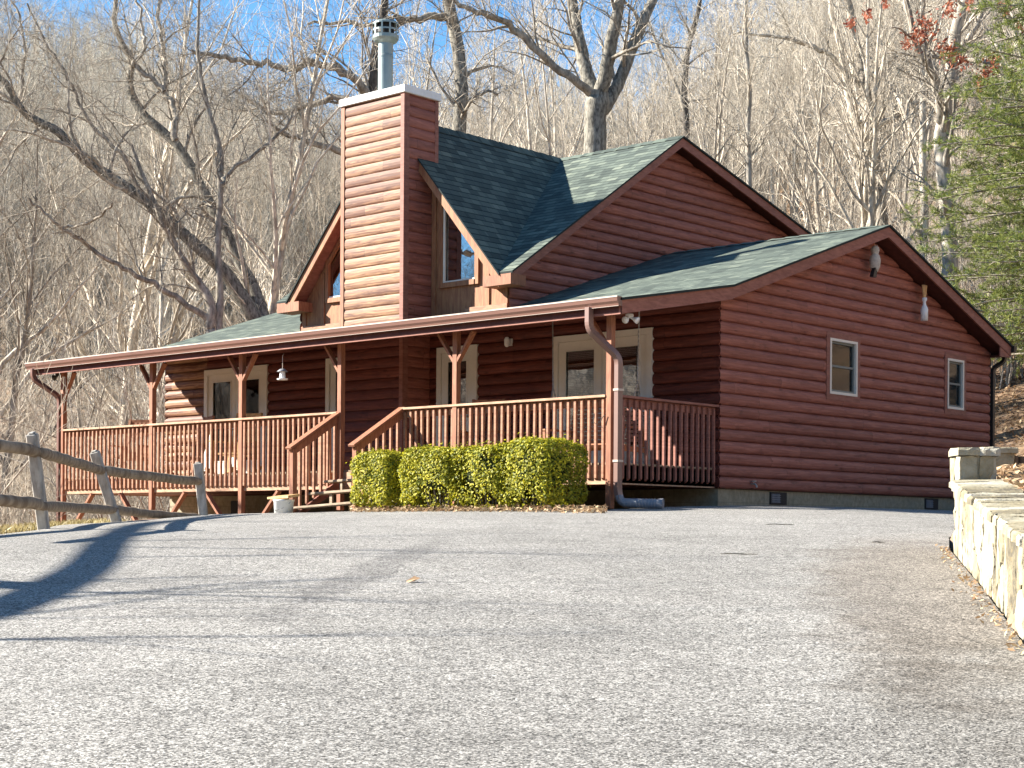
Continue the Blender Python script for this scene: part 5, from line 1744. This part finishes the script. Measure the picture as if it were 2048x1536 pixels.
# ------------------------------------------------------------------ forest
def variant(seed, H, r0, lean, nchild, ratio=(.30, .5), start=.28):
    T = Tree(seed)
    d = np.array([lean * math.cos(seed), lean * math.sin(seed), 1.0]); d /= np.linalg.norm(d)
    R_ = T.r; ns = 12; pts = [np.array([0, 0, -.4])]; dirs = [d]
    for i in range(ns):
        dd = dirs[-1] + R_.normal(0, .05, 3) + np.array([0, 0, .03]); dd /= np.linalg.norm(dd); dirs.append(dd); pts.append(pts[-1] + dd * H / ns)
    rad = [max(r0 * (1 - .9 * (i / ns)), .01) for i in range(ns + 1)]
    T.poly(pts, rad, 7, True)
    T.spawn(pts, dirs, rad, H, 0, 3, .38, nchild, .15, start, (.45, .95), ratio)
    return T
VAR = []
park = []
specs = [(201, 15, .17, .05, (16, 8, 6, 4)), (202, 13, .13, .1, (15, 8, 6, 4)), (203, 17, .20, .04, (18, 8, 6, 4)), (204, 11, .10, .12, (14, 8, 5, 4)), (205, 14, .12, .06, (17, 7, 6, 4)), (206, 9, .075, .15, (13, 8, 5, 3)), (207, 16, .14, .08, (15, 8, 6, 4))]
mats = ['bark_pale', 'bark_grey', 'bark_pale', 'bark_white', 'bark_grey', 'bark_pale', 'bark_pale']
fr = random.Random(77)
FG = 'bare trees on the wooded hillside behind the cabin'
FLAB = 'slender bare grey tree among many alike on the wooded hillside behind the cabin'
def forest_spot(tmin, tmax, pxr):
    for _ in range(60):
        t = tmin + (tmax - tmin) * fr.random() ** 1.25
        px = fr.uniform(*pxr); l = (px - 1024) / F_PX * t
        p = tl(t, l)
        if inside_house(p.x, p.y, 2.0): continue
        if t < 42 and px < 400 and px > -50: continue
        z = ground_z(p.x, p.y)
        return p.x, p.y, z, t
    return None
first = True
count = 0
spots = []
for i in range(215):
    s = forest_spot(46, 135, (-220, 2250))
    if s: spots.append(s)
for i, (sp, mt) in enumerate(zip(specs, mats)):
    T = variant(*sp)
    x, y, z, t = spots.pop()
    o = T.build('forest_tree', M[mt], M['bark_pale' if mt != 'bark_grey' else 'bark_grey'], (0, 0, 0), FLAB, 'tree', FG)
    o.location = (x, y, z - .1); VAR.append(o)
for x, y, z, t in spots:
    o = copy_tree(VAR[fr.randrange(len(VAR))])
    o.location = (x, y, z - .1); o.rotation_euler = (0, 0, fr.uniform(0, 6.28)); k = fr.uniform(.75, 1.2); o.scale = (k, k, k * fr.uniform(.9, 1.1))

# far wood: one mass instanced from the same trees
def instancer(name, pts, protos, label, cat):
    """points mesh + geometry nodes that instance the crown and trunk meshes of the given trees"""
    me = bpy.data.meshes.new(name)
    me.from_pydata([p[0] for p in pts], [], [])
    a = me.attributes.new('variant', 'INT', 'POINT'); a.data.foreach_set('value', [p[1] for p in pts])
    a = me.attributes.new('spin', 'FLOAT', 'POINT'); a.data.foreach_set('value', [p[2] for p in pts])
    a = me.attributes.new('size', 'FLOAT', 'POINT'); a.data.foreach_set('value', [p[3] for p in pts])
    o = bpy.data.objects.new(name, me); COL.objects.link(o)
    ng = bpy.data.node_groups.new(name, 'GeometryNodeTree')
    ng.interface.new_socket('Geometry', in_out='INPUT', socket_type='NodeSocketGeometry')
    ng.interface.new_socket('Geometry', in_out='OUTPUT', socket_type='NodeSocketGeometry')
    N = ng.nodes; gi = N.new('NodeGroupInput'); go = N.new('NodeGroupOutput'); join = N.new('GeometryNodeJoinGeometry')
    def attr(nm, typ):
        n = N.new('GeometryNodeInputNamedAttribute'); n.data_type = typ; n.inputs['Name'].default_value = nm; return n.outputs['Attribute']
    va, sp, sz = attr('variant', 'INT'), attr('spin', 'FLOAT'), attr('size', 'FLOAT')
    cx = N.new('ShaderNodeCombineXYZ'); ng.links.new(sp, cx.inputs[2])
    cs = N.new('ShaderNodeCombineXYZ')
    for k in range(3): ng.links.new(sz, cs.inputs[k])
    for i, root in enumerate(protos):
        cmp_ = N.new('FunctionNodeCompare'); cmp_.data_type = 'INT'; cmp_.operation = 'EQUAL'
        ia = [s for s in cmp_.inputs if s.name == 'A' and s.type == 'INT'][0]; ib = [s for s in cmp_.inputs if s.name == 'B' and s.type == 'INT'][0]
        ng.links.new(va, ia); ib.default_value = i
        for ch in root.children:
            oi = N.new('GeometryNodeObjectInfo'); oi.inputs['Object'].default_value = ch; oi.transform_space = 'ORIGINAL'
            oi.inputs['As Instance'].default_value = True
            ip = N.new('GeometryNodeInstanceOnPoints')
            ng.links.new(gi.outputs[0], ip.inputs['Points']); ng.links.new(cmp_.outputs[0], ip.inputs['Selection'])
            ng.links.new(oi.outputs['Geometry'], ip.inputs['Instance']); ng.links.new(cx.outputs[0], ip.inputs['Rotation']); ng.links.new(cs.outputs[0], ip.inputs['Scale'])
            ng.links.new(ip.outputs[0], join.inputs[0])
    ng.links.new(join.outputs[0], go.inputs[0])
    md = o.modifiers.new('wood', 'NODES'); md.node_group = ng
    tag(o, label, cat, kind='stuff'); return o
pts = []
for i in range(2600):
    s = forest_spot(105, 330, (-260, 2300))
    if s: pts.append(((s[0], s[1], s[2] - .2), fr.randrange(len(VAR)), fr.uniform(0, 6.28), fr.uniform(.7, 1.15)))
for i in range(2200):
    t = fr.uniform(-110, 70); l = fr.uniform(-125, 125)
    if t > -30 and (-46 < l < 24): continue
    if t > 10 and (l < 0 and -l < 34 + t * .4 or l > 0 and l < 22 + t * .42): continue
    p = tl(t, l); pts.append(((p.x, p.y, ground_z(p.x, p.y) - .2), fr.randrange(len(VAR)), fr.uniform(0, 6.28), fr.uniform(.6, 1.0)))
instancer('far_wood', pts, VAR, 'leafless wood covering the distant hillsides', 'wood')

# undergrowth: saplings and brush as one tangled mass, nearer on the left and behind
def brush_variant(seed, H, ns_):
    T = Tree(seed)
    for k in range(ns_):
        a = T.r.uniform(0, 6.28); ln = T.r.uniform(.05, .45)
        d = np.array([math.cos(a) * ln, math.sin(a) * ln, 1.0]); d /= np.linalg.norm(d)
        T.grow(np.array([math.cos(a) * .15, math.sin(a) * .15, -.2]), d, H * T.r.uniform(.6, 1.0), .028 * T.r.uniform(.6, 1.2), 1, 3, False, .3, (0, 9, 5, 3), .14, .15, (.35, .9), (.28, .5))
    return T
SB = 'thin pale saplings among the brush around the cabin'
SLAB = 'multi-stemmed pale sapling among many alike in the brush below and behind the cabin'
BR = []
bspots = []
for i in range(120):
    s = forest_spot(43, 85, (-200, 2250))
    if s: bspots.append(s)
for i in range(60):
    s = None
    t = fr.uniform(36, 54); px = fr.uniform(-150, 420); l = (px - 1024) / F_PX * t; p = tl(t, l)
    if not inside_house(p.x, p.y, 1.2): bspots.append((p.x, p.y, ground_z(p.x, p.y), t))
for i in range(16):
    t = fr.uniform(26, 36); px = fr.uniform(-260, -110); l = (px - 1024) / F_PX * t; p = tl(t, l)
    if l < L_EDGE - 1.0 and not inside_house(p.x, p.y, 1.2): bspots.append((p.x, p.y, ground_z(p.x, p.y), t))
for i in range(4):
    T = brush_variant(300 + i, (5.5, 4.2, 6.5, 3.2)[i], (4, 6, 3, 7)[i])
    x, y, z, t = bspots.pop(0)
    o = empty('sapling', (x, y, z), 0, SLAB, 'sapling', SB)
    V, F = T.mesh(T.crown); np_mesh('stem', V, F, M[('bark_pale', 'bark_grey', 'bark_white', 'bark_pale')[i]], o, True)
    BR.append(o)
for x, y, z, t in bspots:
    o = copy_tree(BR[fr.randrange(4)]); o.location = (x, y, z); o.rotation_euler = (0, 0, fr.uniform(0, 6.28)); k = fr.uniform(.7, 1.25); o.scale = (k, k, k)
pts = []
for i in range(1500):
    s = forest_spot(48, 150, (-260, 2300))
    if s: pts.append(((s[0], s[1], s[2]), fr.randrange(4), fr.uniform(0, 6.28), fr.uniform(.6, 1.1)))
instancer('undergrowth', pts, BR, 'tangled leafless undergrowth on the forest floor', 'undergrowth')
# low evergreen weeds at the right behind the pillar
def weeds(rs):
    t = rs.uniform(20, 33); px = rs.uniform(1985, 2090); l = (px - 1024) / F_PX * t; p = tl(t, l)
    return (p.x, p.y, ground_z(p.x, p.y) + abs(rs.normal(0, .28)))
scatter_leaves('ground_ivy', weeds, 3200, M['green_weed'], .06, 27, 'low dark evergreen ground cover behind the small stone pillar', 'ground cover')

# off-frame tree on the left that throws the long shadow over the driveway
def shadow_tree():
    T = Tree(401)
    base = tl(13.0, -12.5); gz = ground_z(base.x, base.y)
    P = []
    for (dt, lat, h) in ((7.5, -4.0, 3.7), (9.2, -3.1, 4.2), (10.5, -2.95, 4.6), (12.5, -3.1, 5.1), (15, -3.55, 5.6), (18, -4.1, 6.1), (21, -4.35, 6.5), (25, -4.5, 7.0), (29, -4.6, 7.4)):
        P.append(np.array(tl(dt + .25 * h, lat - 1.8 * h, road_z(dt) + h)))
    path = smooth_path(P, 4)
    mid = path[9]
    tr = smooth_path([np.array((base.x, base.y, gz - .3)), np.array((base.x - .3, base.y + .4, gz + 3)), mid], 4)
    T.poly(tr, np.linspace(.26, .2, len(tr)), 9, True)
    rr = np.concatenate([np.linspace(.09, .115, 9), np.linspace(.115, .06, len(path) - 9)])
    T.poly(path, rr, 8, True)
    d = np.gradient(np.array(path), axis=0); d /= np.linalg.norm(d, axis=1)[:, None]
    T.spawn(path, list(d), list(rr * .6), 3.6, 1, 3, .7, (0, 15, 5, 3), .10, .03, (.6, 1.0), (.5, 1.0), lens=3.6)
    loc = (base.x, base.y, gz)
    T.build('shade_tree', M['bark_grey'], M['bark_grey'], loc, 'bare spreading off-frame tree left of the driveway that shades it', 'tree', None)
shadow_tree()

# ------------------------------------------------------------------ light, sky, camera
sun_dir = Vector((-1.47, -1.0, .98)).normalized()
el = math.asin(sun_dir.z)
w = bpy.data.worlds.new('World'); scene.world = w; w.use_nodes = True
nt = w.node_tree; bg = nt.nodes['Background']
sky = nt.nodes.new('ShaderNodeTexSky'); sky.sky_type = 'NISHITA'; sky.sun_disc = False
sky.sun_elevation = el; sky.sun_rotation = math.atan2(sun_dir.x, sun_dir.y) % (2 * math.pi)
sky.altitude = 2500; sky.air_density = .8; sky.dust_density = 0.0; sky.ozone_density = 3.0
mx = nt.nodes.new('ShaderNodeMix'); mx.data_type = 'RGBA'; mx.blend_type = 'MULTIPLY'; mx.inputs[0].default_value = 1.0; mx.inputs[7].default_value = (.70, 1.0, .98, 1)
nt.links.new(sky.outputs[0], mx.inputs[6]); nt.links.new(mx.outputs[2], bg.inputs[0]); bg.inputs[1].default_value = .075
ld = bpy.data.lights.new('sun', 'SUN'); ld.energy = 4.6; ld.angle = R(.5); ld.color = (1.0, .93, .82)
lo = bpy.data.objects.new('sun', ld); COL.objects.link(lo)
lo.rotation_euler = sun_dir.to_track_quat('Z', 'Y').to_euler()

cd = bpy.data.cameras.new('camera'); co = bpy.data.objects.new('camera', cd); COL.objects.link(co)
cd.sensor_fit = 'HORIZONTAL'; cd.sensor_width = 36; cd.lens = 36 * F_PX / 2048
cd.shift_y = (Y0 - 768) / 2048; cd.clip_end = 3000; cd.clip_start = .1
co.matrix_world = Matrix.Translation(CAM) @ Matrix.Rotation(YAW, 4, 'Z') @ Matrix.Rotation(math.pi / 2, 4, 'X') @ Matrix.Rotation(ROLL, 4, 'Z')
scene.camera = co
scene.render.resolution_x = 1024; scene.render.resolution_y = 768
vs = scene.view_settings; vs.view_transform = 'Standard'; vs.look = 'None'; vs.exposure = 2.1; vs.gamma = 1.0
scene.cycles.caustics_reflective = False; scene.cycles.caustics_refractive = False; scene.cycles.sample_clamp_indirect = 4.0; scene.cycles.use_denoising = True; scene.cycles.use_adaptive_sampling = False
scene.cycles.max_bounces = 6; scene.cycles.diffuse_bounces = 2; scene.cycles.transparent_max_bounces = 8
for o in list(bpy.data.objects):
    if '_world' in o: del o['_world']
